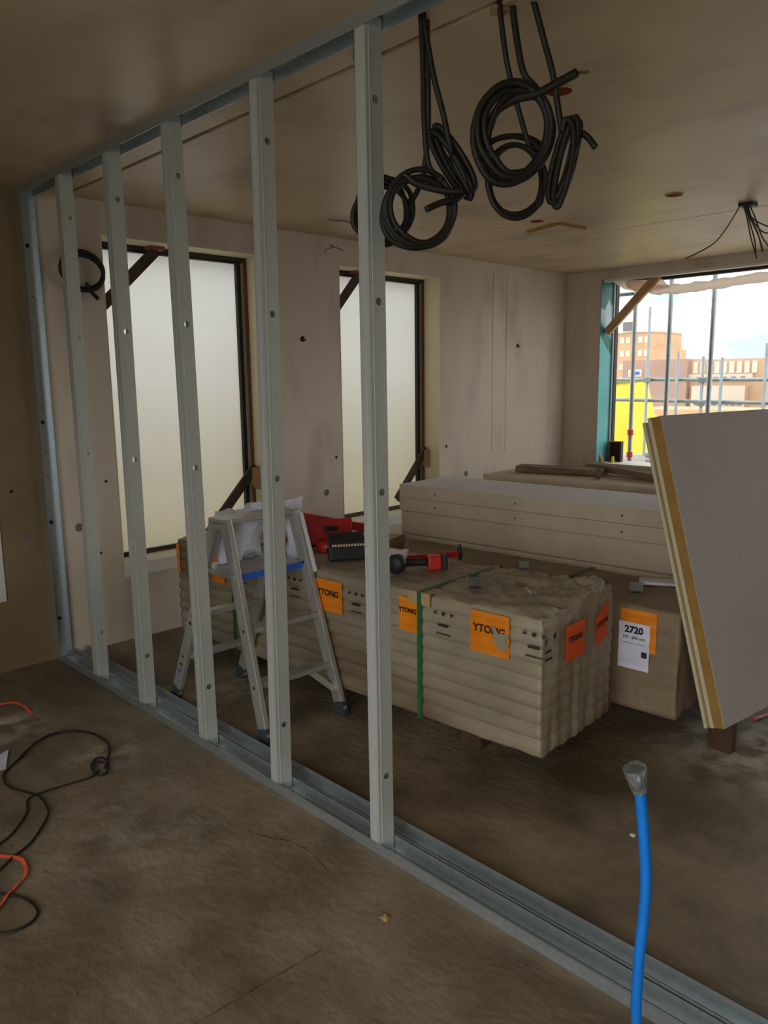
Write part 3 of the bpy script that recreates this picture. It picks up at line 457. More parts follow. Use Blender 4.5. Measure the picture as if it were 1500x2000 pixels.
CURVES = {"coil_a":[[[0.199,-2.969,2.8],[0.199,-2.969,2.811],[0.218,-2.956,2.644],[0.236,-2.939,2.491],[0.244,-2.908,2.357],[0.248,-2.857,2.293],[0.257,-2.839,2.298],[0.265,-2.842,2.269],[0.263,-2.84,2.239],[0.251,-2.832,2.21],[0.229,-2.819,2.187],[0.201,-2.803,2.171],[0.169,-2.784,2.165],[0.138,-2.765,2.169],[0.11,-2.748,2.182],[0.089,-2.736,2.204],[0.084,-2.734,2.232],[0.089,-2.738,2.263],[0.105,-2.748,2.291],[0.128,-2.761,2.315],[0.156,-2.776,2.331],[0.186,-2.792,2.336],[0.214,-2.806,2.331],[0.236,-2.816,2.315],[0.251,-2.823,2.292],[0.259,-2.824,2.266],[0.258,-2.822,2.236],[0.249,-2.816,2.207],[0.232,-2.807,2.182],[0.21,-2.796,2.165],[0.184,-2.783,2.158],[0.159,-2.769,2.163],[0.136,-2.755,2.18],[0.119,-2.743,2.207],[0.11,-2.737,2.244],[0.111,-2.736,2.281],[0.123,-2.742,2.314],[0.143,-2.752,2.338],[0.169,-2.766,2.351],[0.197,-2.782,2.352],[0.223,-2.797,2.34],[0.245,-2.809,2.319],[0.26,-2.817,2.29],[0.265,-2.817,2.265],[0.263,-2.812,2.238],[0.251,-2.804,2.212],[0.233,-2.793,2.191],[0.21,-2.781,2.177],[0.185,-2.767,2.173],[0.16,-2.754,2.18],[0.138,-2.742,2.196],[0.122,-2.732,2.221],[0.113,-2.728,2.253],[0.113,-2.728,2.287],[0.124,-2.733,2.321],[0.142,-2.743,2.349],[0.167,-2.756,2.368],[0.194,-2.771,2.373],[0.22,-2.786,2.365],[0.242,-2.799,2.343],[0.255,-2.809,2.309],[0.261,-2.813,2.269],[0.258,-2.812,2.229],[0.245,-2.806,2.193],[0.226,-2.796,2.167],[0.201,-2.783,2.153],[0.175,-2.77,2.152],[0.151,-2.757,2.163],[0.132,-2.747,2.186],[0.121,-2.741,2.215],[0.119,-2.739,2.249],[0.125,-2.741,2.283],[0.14,-2.746,2.316],[0.161,-2.754,2.342],[0.187,-2.764,2.361],[0.216,-2.775,2.369],[0.244,-2.787,2.366],[0.269,-2.797,2.353],[0.289,-2.805,2.33],[0.297,-2.812,2.294],[0.295,-2.813,2.256],[0.281,-2.807,2.221],[0.259,-2.796,2.193],[0.23,-2.78,2.177],[0.197,-2.763,2.172],[0.166,-2.745,2.181],[0.139,-2.729,2.2],[0.12,-2.718,2.228],[0.115,-2.716,2.26]],[[0.111,-2.712,2.215],[0.091,-2.69,2.229],[0.067,-2.665,2.231],[0.05,-2.648,2.236]]],"coil_b":[[[0.137,-3.001,2.8],[0.137,-3.001,2.794],[0.139,-3.007,2.64],[0.137,-3.014,2.462],[0.15,-3.021,2.351],[0.191,-3.036,2.32],[0.188,-3.053,2.3],[0.208,-3.064,2.274],[0.218,-3.069,2.243],[0.219,-3.068,2.21],[0.21,-3.061,2.178],[0.192,-3.05,2.151],[0.168,-3.036,2.131],[0.141,-3.021,2.122],[0.114,-3.007,2.122],[0.089,-2.994,2.133],[0.064,-2.979,2.153],[0.047,-2.966,2.18],[0.039,-2.96,2.214],[0.043,-2.959,2.248],[0.057,-2.964,2.279],[0.08,-2.975,2.303],[0.11,-2.99,2.316],[0.142,-3.008,2.317],[0.173,-3.025,2.304],[0.2,-3.041,2.281],[0.218,-3.051,2.249],[0.224,-3.055,2.213],[0.219,-3.051,2.177],[0.203,-3.041,2.146],[0.179,-3.026,2.124],[0.149,-3.008,2.113],[0.118,-2.988,2.114],[0.089,-2.969,2.127],[0.061,-2.953,2.15],[0.042,-2.943,2.181],[0.034,-2.938,2.215],[0.037,-2.941,2.249],[0.051,-2.949,2.278],[0.074,-2.963,2.301],[0.102,-2.981,2.314],[0.133,-3.0,2.316],[0.163,-3.018,2.308],[0.191,-3.034,2.291],[0.21,-3.046,2.266],[0.218,-3.05,2.233],[0.214,-3.048,2.198],[0.198,-3.04,2.164],[0.173,-3.026,2.137],[0.143,-3.008,2.121],[0.111,-2.99,2.117],[0.082,-2.972,2.127],[0.056,-2.956,2.152],[0.04,-2.946,2.187],[0.037,-2.942,2.227],[0.045,-2.947,2.268],[0.064,-2.957,2.303],[0.092,-2.973,2.329],[0.123,-2.992,2.342],[0.155,-3.01,2.341],[0.182,-3.027,2.324],[0.203,-3.038,2.292],[0.215,-3.044,2.252],[0.218,-3.044,2.21],[0.209,-3.037,2.17],[0.19,-3.024,2.138],[0.164,-3.006,2.117],[0.132,-2.984,2.108],[0.1,-2.961,2.112],[0.07,-2.94,2.127],[0.049,-2.929,2.15],[0.038,-2.924,2.18],[0.039,-2.925,2.214],[0.05,-2.933,2.249],[0.071,-2.946,2.281],[0.1,-2.962,2.305],[0.132,-2.981,2.32],[0.166,-3.0,2.322],[0.197,-3.018,2.312],[0.219,-3.032,2.287],[0.233,-3.042,2.254],[0.237,-3.046,2.218],[0.231,-3.044,2.182],[0.215,-3.037,2.15],[0.19,-3.024,2.127],[0.159,-3.007,2.113],[0.126,-2.989,2.11],[0.093,-2.971,2.118],[0.064,-2.952,2.137],[0.045,-2.937,2.168],[0.037,-2.929,2.205],[0.043,-2.93,2.243],[0.061,-2.938,2.278],[0.09,-2.954,2.305],[0.126,-2.975,2.319],[0.164,-2.998,2.318],[0.198,-3.019,2.303],[0.221,-3.033,2.277],[0.236,-3.04,2.246],[0.239,-3.041,2.212],[0.232,-3.035,2.179],[0.214,-3.024,2.15],[0.188,-3.007,2.128],[0.157,-2.988,2.116],[0.124,-2.968,2.115],[0.094,-2.95,2.124],[0.068,-2.933,2.147],[0.053,-2.923,2.179],[0.05,-2.92,2.216],[0.059,-2.924,2.254],[0.078,-2.935,2.287],[0.106,-2.951,2.312],[0.139,-2.97,2.326],[0.172,-2.988,2.328],[0.202,-3.005,2.317],[0.224,-3.018,2.296],[0.239,-3.028,2.267],[0.244,-3.033,2.233],[0.24,-3.032,2.198],[0.225,-3.026,2.165],[0.201,-3.016,2.138],[0.171,-3.001,2.121],[0.137,-2.984,2.114],[0.105,-2.966,2.12],[0.076,-2.945,2.143]],[[0.228,-3.096,2.278],[0.195,-3.071,2.274],[0.152,-3.034,2.283],[0.112,-2.999,2.298],[0.093,-2.982,2.318]],[[0.243,-3.083,2.273],[0.212,-3.077,2.251],[0.168,-3.056,2.239],[0.121,-3.034,2.216]],[[0.094,-2.983,2.318],[0.084,-2.973,2.324],[0.081,-2.967,2.331]]],"coil_c":[[[0.141,-3.006,2.8],[0.141,-3.006,2.791],[0.164,-3.024,2.628],[0.196,-3.041,2.505],[0.223,-3.046,2.412],[0.252,-3.039,2.372],[0.284,-3.08,2.275],[0.285,-3.074,2.268],[0.279,-3.063,2.273],[0.269,-3.049,2.289],[0.254,-3.032,2.314],[0.238,-3.016,2.346],[0.221,-3.002,2.38],[0.207,-2.991,2.413],[0.196,-2.986,2.44],[0.19,-2.987,2.459],[0.191,-2.992,2.467],[0.197,-3.002,2.463],[0.208,-3.016,2.448],[0.222,-3.03,2.425],[0.238,-3.044,2.396],[0.255,-3.056,2.365],[0.268,-3.064,2.336],[0.279,-3.066,2.312],[0.283,-3.063,2.297],[0.284,-3.058,2.288],[0.279,-3.049,2.291],[0.27,-3.037,2.304],[0.256,-3.023,2.326],[0.241,-3.009,2.355],[0.226,-2.997,2.387],[0.213,-2.989,2.418],[0.203,-2.986,2.443],[0.198,-2.988,2.46],[0.198,-2.993,2.468],[0.203,-3.002,2.465],[0.213,-3.015,2.451],[0.228,-3.029,2.428],[0.245,-3.044,2.398],[0.263,-3.058,2.364],[0.279,-3.068,2.332],[0.291,-3.074,2.304],[0.298,-3.074,2.284],[0.299,-3.07,2.277],[0.294,-3.06,2.282],[0.283,-3.047,2.299],[0.269,-3.031,2.326],[0.252,-3.016,2.36],[0.235,-3.003,2.397],[0.221,-2.994,2.432],[0.211,-2.99,2.461],[0.207,-2.993,2.48],[0.207,-2.999,2.486],[0.214,-3.011,2.48],[0.225,-3.025,2.463],[0.24,-3.041,2.438],[0.257,-3.056,2.408],[0.274,-3.069,2.377],[0.289,-3.078,2.348],[0.3,-3.081,2.325],[0.306,-3.079,2.311],[0.307,-3.073,2.303],[0.302,-3.063,2.305],[0.292,-3.049,2.317],[0.279,-3.034,2.338],[0.263,-3.019,2.365],[0.247,-3.007,2.394],[0.233,-2.998,2.422],[0.223,-2.993,2.445],[0.217,-2.994,2.46],[0.217,-2.999,2.466],[0.222,-3.009,2.463],[0.232,-3.022,2.449],[0.246,-3.036,2.428],[0.263,-3.05,2.402],[0.28,-3.062,2.374],[0.295,-3.07,2.347],[0.306,-3.074,2.325],[0.312,-3.073,2.31],[0.313,-3.067,2.303],[0.308,-3.056,2.306],[0.297,-3.043,2.32],[0.283,-3.027,2.342],[0.267,-3.012,2.372],[0.25,-2.998,2.404],[0.235,-2.988,2.435],[0.224,-2.983,2.461],[0.218,-2.982,2.48],[0.219,-2.989,2.485],[0.225,-3.0,2.478],[0.236,-3.014,2.462],[0.251,-3.029,2.439],[0.268,-3.044,2.41],[0.285,-3.057,2.379],[0.301,-3.066,2.351],[0.313,-3.071,2.327],[0.32,-3.07,2.311],[0.321,-3.063,2.302],[0.316,-3.052,2.303],[0.305,-3.037,2.314],[0.291,-3.021,2.335],[0.274,-3.004,2.361],[0.257,-2.989,2.391],[0.241,-2.977,2.42]]],"coil_d":[[[0.324,-3.203,2.8],[0.324,-3.203,2.819],[0.332,-3.212,2.733],[0.345,-3.233,2.616],[0.376,-3.256,2.574],[0.393,-3.287,2.522],[0.407,-3.295,2.481],[0.409,-3.295,2.435],[0.4,-3.287,2.39],[0.381,-3.273,2.351],[0.354,-3.255,2.323],[0.324,-3.234,2.308],[0.293,-3.213,2.308],[0.266,-3.195,2.323],[0.244,-3.181,2.351],[0.223,-3.166,2.389],[0.215,-3.16,2.435],[0.219,-3.161,2.483],[0.236,-3.172,2.526],[0.263,-3.19,2.56],[0.297,-3.213,2.579],[0.333,-3.238,2.581],[0.367,-3.261,2.565],[0.392,-3.28,2.533],[0.408,-3.289,2.494],[0.411,-3.29,2.448],[0.402,-3.284,2.399],[0.381,-3.27,2.354],[0.352,-3.251,2.317],[0.319,-3.229,2.293],[0.284,-3.207,2.285],[0.253,-3.187,2.295],[0.23,-3.172,2.321],[0.211,-3.158,2.368],[0.205,-3.152,2.423],[0.214,-3.157,2.477],[0.234,-3.17,2.524],[0.263,-3.19,2.559],[0.298,-3.215,2.576],[0.333,-3.24,2.575],[0.363,-3.262,2.556],[0.385,-3.278,2.521],[0.4,-3.285,2.482],[0.404,-3.285,2.439],[0.398,-3.279,2.397],[0.383,-3.267,2.361],[0.361,-3.251,2.335],[0.335,-3.234,2.321],[0.309,-3.217,2.32],[0.286,-3.203,2.334],[0.269,-3.192,2.359],[0.248,-3.18,2.39],[0.237,-3.172,2.428],[0.236,-3.171,2.469],[0.247,-3.177,2.506],[0.268,-3.19,2.536],[0.296,-3.207,2.555],[0.33,-3.229,2.56],[0.363,-3.251,2.551],[0.393,-3.272,2.528],[0.417,-3.286,2.495],[0.426,-3.291,2.454],[0.421,-3.286,2.409],[0.404,-3.274,2.366],[0.377,-3.255,2.33],[0.345,-3.234,2.307],[0.313,-3.213,2.3],[0.286,-3.196,2.309],[0.268,-3.185,2.334],[0.254,-3.176,2.373],[0.251,-3.174,2.42],[0.259,-3.179,2.467],[0.277,-3.191,2.511],[0.303,-3.207,2.543],[0.333,-3.226,2.562],[0.364,-3.245,2.564],[0.391,-3.262,2.549],[0.412,-3.275,2.518],[0.425,-3.281,2.48],[0.427,-3.28,2.435],[0.418,-3.271,2.389],[0.398,-3.256,2.348],[0.371,-3.237,2.317],[0.339,-3.214,2.301],[0.308,-3.192,2.302],[0.281,-3.173,2.32],[0.262,-3.16,2.354],[0.248,-3.152,2.396],[0.245,-3.151,2.443],[0.251,-3.157,2.49],[0.268,-3.168,2.53],[0.292,-3.184,2.56],[0.32,-3.204,2.576],[0.351,-3.225,2.577],[0.379,-3.244,2.562],[0.402,-3.26,2.534],[0.418,-3.269,2.501],[0.423,-3.271,2.46],[0.416,-3.265,2.416],[0.399,-3.254,2.375],[0.374,-3.238,2.34],[0.343,-3.22,2.316],[0.312,-3.201,2.307]],[[0.277,-3.157,2.458],[0.294,-3.176,2.509],[0.333,-3.221,2.54],[0.371,-3.27,2.55],[0.41,-3.316,2.578],[0.446,-3.359,2.604]],[[0.446,-3.359,2.604],[0.458,-3.371,2.605],[0.472,-3.383,2.606]]],"coil_e":[[[0.278,-3.19,2.8],[0.278,-3.19,2.801],[0.298,-3.202,2.656],[0.328,-3.212,2.559],[0.361,-3.221,2.476],[0.396,-3.229,2.406],[0.43,-3.235,2.399],[0.429,-3.233,2.378],[0.418,-3.226,2.36],[0.398,-3.214,2.345],[0.372,-3.199,2.336],[0.343,-3.183,2.335],[0.314,-3.169,2.34],[0.29,-3.157,2.352],[0.274,-3.15,2.368],[0.267,-3.149,2.387],[0.271,-3.155,2.404],[0.285,-3.166,2.419],[0.307,-3.18,2.431],[0.333,-3.196,2.437],[0.362,-3.212,2.437],[0.389,-3.226,2.431],[0.411,-3.236,2.419],[0.425,-3.241,2.403],[0.431,-3.241,2.385],[0.428,-3.236,2.367],[0.416,-3.226,2.351],[0.396,-3.212,2.34],[0.369,-3.195,2.334],[0.34,-3.178,2.334],[0.312,-3.162,2.341],[0.288,-3.149,2.353],[0.272,-3.141,2.369],[0.265,-3.139,2.387],[0.271,-3.146,2.404],[0.286,-3.156,2.419],[0.309,-3.17,2.431],[0.338,-3.186,2.439],[0.369,-3.202,2.443],[0.399,-3.217,2.441],[0.425,-3.228,2.434],[0.444,-3.235,2.422],[0.454,-3.237,2.408],[0.452,-3.233,2.387],[0.44,-3.224,2.368],[0.419,-3.21,2.353],[0.392,-3.193,2.343],[0.361,-3.175,2.339],[0.332,-3.158,2.343],[0.307,-3.145,2.353],[0.29,-3.136,2.368],[0.283,-3.133,2.386],[0.288,-3.136,2.405],[0.303,-3.144,2.423],[0.327,-3.156,2.438],[0.357,-3.171,2.446],[0.39,-3.187,2.449],[0.422,-3.202,2.444],[0.449,-3.213,2.433],[0.468,-3.219,2.418],[0.477,-3.219,2.4],[0.419,-3.261,2.26],[0.404,-3.25,2.228],[0.381,-3.236,2.205],[0.354,-3.219,2.193],[0.327,-3.202,2.194],[0.302,-3.187,2.207],[0.282,-3.174,2.232],[0.27,-3.166,2.264],[0.267,-3.161,2.302],[0.271,-3.162,2.339],[0.284,-3.169,2.372],[0.305,-3.18,2.396],[0.331,-3.194,2.41],[0.361,-3.211,2.412],[0.389,-3.228,2.402],[0.414,-3.243,2.381],[0.431,-3.254,2.353],[0.439,-3.26,2.321],[0.435,-3.256,2.286],[0.421,-3.247,2.253],[0.398,-3.234,2.227],[0.371,-3.218,2.21],[0.342,-3.201,2.206],[0.316,-3.185,2.214],[0.295,-3.172,2.235],[0.282,-3.164,2.265],[0.279,-3.16,2.301],[0.285,-3.16,2.339],[0.3,-3.165,2.373],[0.323,-3.175,2.399],[0.351,-3.187,2.415],[0.381,-3.201,2.417],[0.409,-3.214,2.405],[0.432,-3.225,2.381],[0.447,-3.232,2.348],[0.452,-3.234,2.309],[0.447,-3.231,2.272],[0.433,-3.223,2.239],[0.411,-3.211,2.215],[0.385,-3.196,2.203],[0.357,-3.179,2.204],[0.331,-3.164,2.219],[0.31,-3.151,2.245],[0.298,-3.142,2.279],[0.294,-3.139,2.318],[0.301,-3.143,2.354]]],"coil_f":[[[0.352,-3.262,2.8],[0.352,-3.262,2.805],[0.377,-3.28,2.711],[0.402,-3.302,2.604],[0.419,-3.312,2.511],[0.436,-3.318,2.44],[0.428,-3.328,2.469],[0.431,-3.341,2.471],[0.433,-3.352,2.46],[0.433,-3.36,2.436],[0.431,-3.363,2.402],[0.426,-3.363,2.361],[0.42,-3.359,2.318],[0.414,-3.352,2.276],[0.407,-3.343,2.242],[0.402,-3.334,2.218],[0.401,-3.324,2.218],[0.403,-3.316,2.232],[0.407,-3.312,2.26],[0.414,-3.312,2.298],[0.421,-3.316,2.341],[0.429,-3.322,2.385],[0.436,-3.331,2.425],[0.442,-3.341,2.455],[0.447,-3.35,2.473],[0.448,-3.359,2.477],[0.448,-3.364,2.467],[0.446,-3.367,2.444],[0.441,-3.366,2.411],[0.435,-3.361,2.371],[0.428,-3.352,2.329],[0.421,-3.341,2.29],[0.415,-3.329,2.259],[0.409,-3.317,2.239],[0.406,-3.305,2.234],[0.406,-3.296,2.243],[0.408,-3.291,2.267],[0.414,-3.29,2.302],[0.421,-3.294,2.344],[0.43,-3.301,2.387],[0.438,-3.31,2.427],[0.446,-3.321,2.458],[0.451,-3.331,2.476],[0.454,-3.341,2.481],[0.454,-3.348,2.471],[0.451,-3.352,2.447],[0.446,-3.352,2.414],[0.44,-3.348,2.374],[0.434,-3.341,2.334],[0.428,-3.332,2.299],[0.423,-3.322,2.272],[0.421,-3.312,2.258],[0.419,-3.304,2.252],[0.42,-3.299,2.26],[0.424,-3.298,2.282],[0.429,-3.299,2.313],[0.435,-3.305,2.351],[0.442,-3.313,2.39],[0.448,-3.323,2.425],[0.453,-3.334,2.452],[0.456,-3.345,2.467],[0.458,-3.353,2.469],[0.457,-3.359,2.456],[0.455,-3.362,2.432],[0.452,-3.362,2.398],[0.447,-3.358,2.36],[0.442,-3.35,2.32],[0.437,-3.34,2.285],[0.432,-3.328,2.259],[0.428,-3.316,2.243],[0.426,-3.306,2.242],[0.426,-3.298,2.254],[0.429,-3.294,2.278],[0.433,-3.293,2.311],[0.439,-3.296,2.351],[0.446,-3.304,2.391],[0.453,-3.313,2.428],[0.46,-3.325,2.458],[0.465,-3.336,2.476],[0.468,-3.346,2.479],[0.468,-3.352,2.468],[0.466,-3.356,2.445],[0.462,-3.355,2.413],[0.457,-3.351,2.374],[0.451,-3.344,2.333],[0.445,-3.335,2.295],[0.44,-3.325,2.264],[0.436,-3.314,2.244],[0.433,-3.305,2.238],[0.433,-3.297,2.247],[0.435,-3.293,2.27],[0.439,-3.293,2.304],[0.445,-3.297,2.343],[0.453,-3.305,2.385],[0.461,-3.316,2.422],[0.468,-3.328,2.451],[0.473,-3.34,2.467],[0.477,-3.349,2.474],[0.477,-3.354,2.466],[0.475,-3.356,2.444],[0.47,-3.354,2.413],[0.463,-3.347,2.374],[0.456,-3.338,2.334],[0.448,-3.326,2.298]],[[0.468,-3.334,2.439],[0.473,-3.353,2.442],[0.482,-3.38,2.423],[0.486,-3.406,2.388]]],"wall_coil":[[[0.204,-0.042,2.393],[0.226,-0.039,2.424],[0.26,-0.038,2.447],[0.301,-0.04,2.46],[0.345,-0.044,2.459],[0.386,-0.049,2.445],[0.42,-0.054,2.421],[0.442,-0.059,2.388],[0.45,-0.061,2.351],[0.442,-0.062,2.315],[0.421,-0.06,2.284],[0.388,-0.056,2.263],[0.347,-0.051,2.254],[0.304,-0.045,2.258],[0.263,-0.041,2.275],[0.23,-0.038,2.303],[0.208,-0.038,2.337],[0.199,-0.04,2.375],[0.205,-0.044,2.411],[0.225,-0.05,2.443],[0.256,-0.055,2.466],[0.296,-0.059,2.478],[0.34,-0.062,2.478],[0.384,-0.062,2.465],[0.42,-0.059,2.441],[0.446,-0.055,2.409],[0.457,-0.05,2.372],[0.451,-0.044,2.335],[0.43,-0.04,2.303],[0.395,-0.038,2.28],[0.351,-0.038,2.268],[0.304,-0.041,2.269],[0.26,-0.045,2.282],[0.224,-0.051,2.306],[0.2,-0.056,2.337],[0.191,-0.06,2.371],[0.198,-0.062,2.404],[0.221,-0.061,2.434],[0.256,-0.059,2.455],[0.3,-0.054,2.465],[0.347,-0.049,2.463],[0.392,-0.044,2.448]],[[0.343,-0.05,2.301],[0.365,-0.05,2.26],[0.388,-0.05,2.232],[0.412,-0.05,2.209]]],"floor_cable":[[[-1.083,-1.943,0.006],[-0.996,-1.882,0.006],[-0.951,-1.852,0.006],[-0.894,-1.815,0.006],[-0.802,-1.707,0.006],[-0.762,-1.607,0.006],[-0.711,-1.591,0.006],[-0.595,-1.603,0.006],[-0.498,-1.616,0.006],[-0.448,-1.578,0.006]],[[-0.421,-1.585,0.008],[-0.373,-1.513,0.008],[-0.311,-1.39,0.008],[-0.302,-1.277,0.008],[-0.323,-1.185,0.008],[-0.374,-1.115,0.008],[-0.439,-1.088,0.008],[-0.513,-1.09,0.008],[-0.591,-1.145,0.008],[-0.67,-1.227,0.008],[-0.735,-1.288,0.008],[-0.762,-1.324,0.008],[-0.782,-1.416,0.008],[-0.762,-1.502,0.008],[-0.727,-1.591,0.008],[-0.719,-1.656,0.008],[-0.728,-1.724,0.008],[-0.746,-1.781,0.008],[-0.783,-1.835,0.008],[-0.868,-1.931,0.008],[-0.95,-1.978,0.008],[-1.005,-2.018,0.008],[-1.098,-2.051,0.008]],[[-0.475,-1.597,0.014],[-0.461,-1.534,0.014],[-0.416,-1.485,0.014],[-0.389,-1.5,0.014],[-0.394,-1.563,0.014],[-0.437,-1.636,0.014],[-0.468,-1.643,0.014],[-0.475,-1.597,0.014],[-0.432,-1.51,0.014],[-0.407,-1.549,0.014]],[[-0.675,-1.244,0.016],[-0.643,-1.229,0.016],[-0.593,-1.166,0.016],[-0.506,-1.098,0.016],[-0.433,-1.087,0.016],[-0.367,-1.123,0.016],[-0.318,-1.222,0.016],[-0.305,-1.329,0.016],[-0.33,-1.437,0.016],[-0.393,-1.541,0.016]]],"floor_ring":[[[-1.096,-2.095,0.006],[-1.051,-2.156,0.006],[-1.015,-2.207,0.006],[-0.994,-2.266,0.006],[-0.992,-2.324,0.006],[-1.003,-2.354,0.006],[-1.03,-2.375,0.006],[-1.067,-2.38,0.006],[-1.105,-2.367,0.006],[-1.152,-2.329,0.006]]],"strap_a":[[[-0.594,-0.454,0.012],[-0.507,-0.506,0.012],[-0.441,-0.556,0.012],[-0.428,-0.654,0.012],[-0.438,-0.781,0.012]]],"strap_b":[[[-1.028,-1.876,0.012],[-0.978,-1.936,0.012],[-0.931,-2.018,0.012],[-0.949,-2.108,0.012],[-0.988,-2.148,0.012],[-1.023,-2.173,0.012],[-1.071,-2.22,0.012],[-1.115,-2.259,0.012]]],"strap_c":[[[2.05,-3.444,0.015],[2.137,-3.466,0.015],[2.266,-3.495,0.015]]],"wires":[[[3.611,-2.619,2.796],[3.537,-2.605,2.706],[3.445,-2.577,2.594],[3.358,-2.545,2.519],[3.21,-2.455,2.436]],[[3.622,-2.632,2.792],[3.629,-2.661,2.693],[3.629,-2.687,2.588],[3.64,-2.731,2.446]],[[3.629,-2.639,2.792],[3.644,-2.675,2.699],[3.666,-2.717,2.61],[3.671,-2.752,2.488]],[[3.634,-2.643,2.792],[3.65,-2.678,2.712],[3.685,-2.722,2.672],[3.73,-2.772,2.645]],[[3.641,-2.65,2.792],[3.652,-2.685,2.693],[3.686,-2.735,2.62],[3.725,-2.776,2.606]],[[3.649,-2.656,2.798],[3.666,-2.694,2.709],[3.682,-2.738,2.587],[3.707,-2.779,2.52]],[[3.629,-2.639,2.792],[3.639,-2.679,2.66],[3.645,-2.709,2.561],[3.639,-2.723,2.475]],[[3.685,-2.62,2.803],[3.704,-2.666,2.683],[3.722,-2.704,2.596],[3.729,-2.734,2.503]]],"pipe":[[[-0.242,-4.029,0.0],[-0.246,-4.025,0.126],[-0.248,-4.023,0.208],[-0.25,-4.021,0.262],[-0.249,-4.022,0.382],[-0.245,-4.026,0.487],[-0.244,-4.027,0.576],[-0.25,-4.021,0.677],[-0.259,-4.013,0.775],[-0.264,-4.007,0.814]]]}
def curve_thing(name, key, r, m, label, cat, group=None, tips=None, k=4, n=8, rs=None):
    ls = CURVES[key]; base = Vector(ls[0][0]); o = thing(name, base, label, cat, group)
    for i, l in enumerate(ls):
        rr = (rs[i] if rs else r); MB().tube(smoothpts(l, k), rr, n).build('cable' if not (tips and i in tips) else 'bare_end', m if not (tips and i in tips) else M['cabletip'], o, smooth=True, off=base)
    return o
G = 'black cable coils hanging from the ceiling'
curve_thing('cable_coil', 'coil_a', .009, M['cable'], 'black cable coil half hidden behind the nearest stud, leftmost of the hanging coils', 'cable coil', G, tips=(1,), rs=(.009, .003))
curve_thing('cable_coil', 'coil_b', .0092, M['cable'], 'black round cable coil just right of the nearest stud, with two loose ends inside', 'cable coil', G, tips=(3,), rs=(.0088, .0115, .0105, .004))
curve_thing('cable_coil', 'coil_c', .0095, M['cable'], 'black cable coil seen edge on, hanging above and right of the round coil', 'cable coil', G)
curve_thing('cable_coil', 'coil_d', .010, M['cable'], 'largest black cable coil, thick end with bare tip pointing up right', 'cable coil', G, tips=(2,), rs=(.0105, .014, .0045))
curve_thing('cable_coil', 'coil_e', .0085, M['cable'], 'black cable coil with a small inner ring, hanging inside the largest coil', 'cable coil', G)
curve_thing('cable_coil', 'coil_f', .010, M['cable'], 'rightmost black cable coil, seen edge on with a short curved tail', 'cable coil', G, rs=(.010, .010))
curve_thing('wall_cable_coil', 'wall_coil', .0125, M['cable'], 'small dark cable coil hanging on the back wall left of the first window', 'cable coil')
o = curve_thing('ceiling_wire_bundle', 'wires', .0042, M['wire'], 'bundle of thin loose wires hanging from the ceiling near the wide window', 'wires', n=6)
b = MB().box((3.59, -2.70, H-.02), (3.68, -2.61, H)).build('ceiling_box', M['blacks'], o, off=o.location)
o = MB(); o.tube(smoothpts([(2.33, 0, 2.74), (2.33, -.05, 2.72), (2.24, -.08, 2.69), (2.20, -.09, 2.66)]), .003, 6); o.tube(smoothpts([(2.33, 0, 2.74), (2.36, -.04, 2.72), (2.42, -.06, 2.70)]), .003, 6)
tag(o.build('wire_stub', M['wire']), 'thin bare wires sticking out at the top of the back wall', 'wires')

# ---------------------------------------------------------------- the metal stud partition
def plate(wd, z0, z1, holes, hr=.013):     # web in local XZ with round holes
    mb = MB(); zs = sorted(holes); z = z0; c = wd*.57; hs = .022
    def rect(a, b, u, v): mb.add([(a, 0, u), (b, 0, u), (b, 0, v), (a, 0, v)], [(0, 1, 2, 3)])
    for h in zs:
        rect(0, wd, z, h-hs); rect(0, c-hs, h-hs, h+hs); rect(c+hs, wd, h-hs, h+hs); n = 24; ip = []; op = []
        for k in range(n):
            a = 2*pi*k/n+pi/4; ip.append((c+hr*cos(a), 0, h+hr*sin(a)))
            q = max(abs(cos(a)), abs(sin(a))); op.append((c+hs*cos(a)/q, 0, h+hs*sin(a)/q))
        mb.add(ip+op, [(k, (k+1) % n, n+(k+1) % n, n+k) for k in range(n)]); z = h+hs
    rect(0, wd, z, z1); return mb
def stud(y, ytop, label, holes=(.288, 1.316, 1.94, 2.55)):
    o = thing('metal_stud', (.002, y, .003), label, 'stud', 'upright studs of the metal partition')
    sh = Matrix.Rotation(-math.atan2(ytop-y, 2.75), 4, 'X'); h = 2.79; W = .072
    web = plate(W, 0, h, holes)
    wo = web.build('web', M['galvd'], o, solid=.0012)
    r1 = MB(); r1.box((.014, -.0022, 0), (.0175, 0, h)); r1.build('web_rib', M['galvd'], o)
    for x, s_ in ((0, 1), (W, -1)):
        f = MB(); f.box((min(x, x+s_*.0012), 0, 0), (max(x, x+s_*.0012), .048, h)); f.box((min(x, x+s_*.009), .0468, 0), (max(x, x+s_*.009), .048, h))
        f.box((min(x, x-s_*.0008), .021, 0), (max(x, x-s_*.0008), .023, h)); f.build('flange', M['galvd'], o)
    o.rotation_euler = (-math.atan2(ytop-y, 2.75), 0, 0)
    if abs(ytop-y) > .0: o.rotation_euler = (-math.atan2(ytop-y, 2.75), 0, 0)
    return o
stud(-.57, -.580, 'first free metal stud from the back wall, beside the wall coil')
stud(-1.126, -1.134, 'second free metal stud from the back wall, crossing the first window')
stud(-1.725, -1.688, 'third free metal stud from the back wall, slightly out of plumb')
stud(-2.296, -2.331, 'fourth free metal stud, in front of the step ladder')
stud(-2.905, -2.893, 'nearest and widest looking metal stud, right of the step ladder')
def channel(name, pts, wd, fl, label, cat, m, group=None, t=.0014):
    # U channel running along Y or Z
    pass
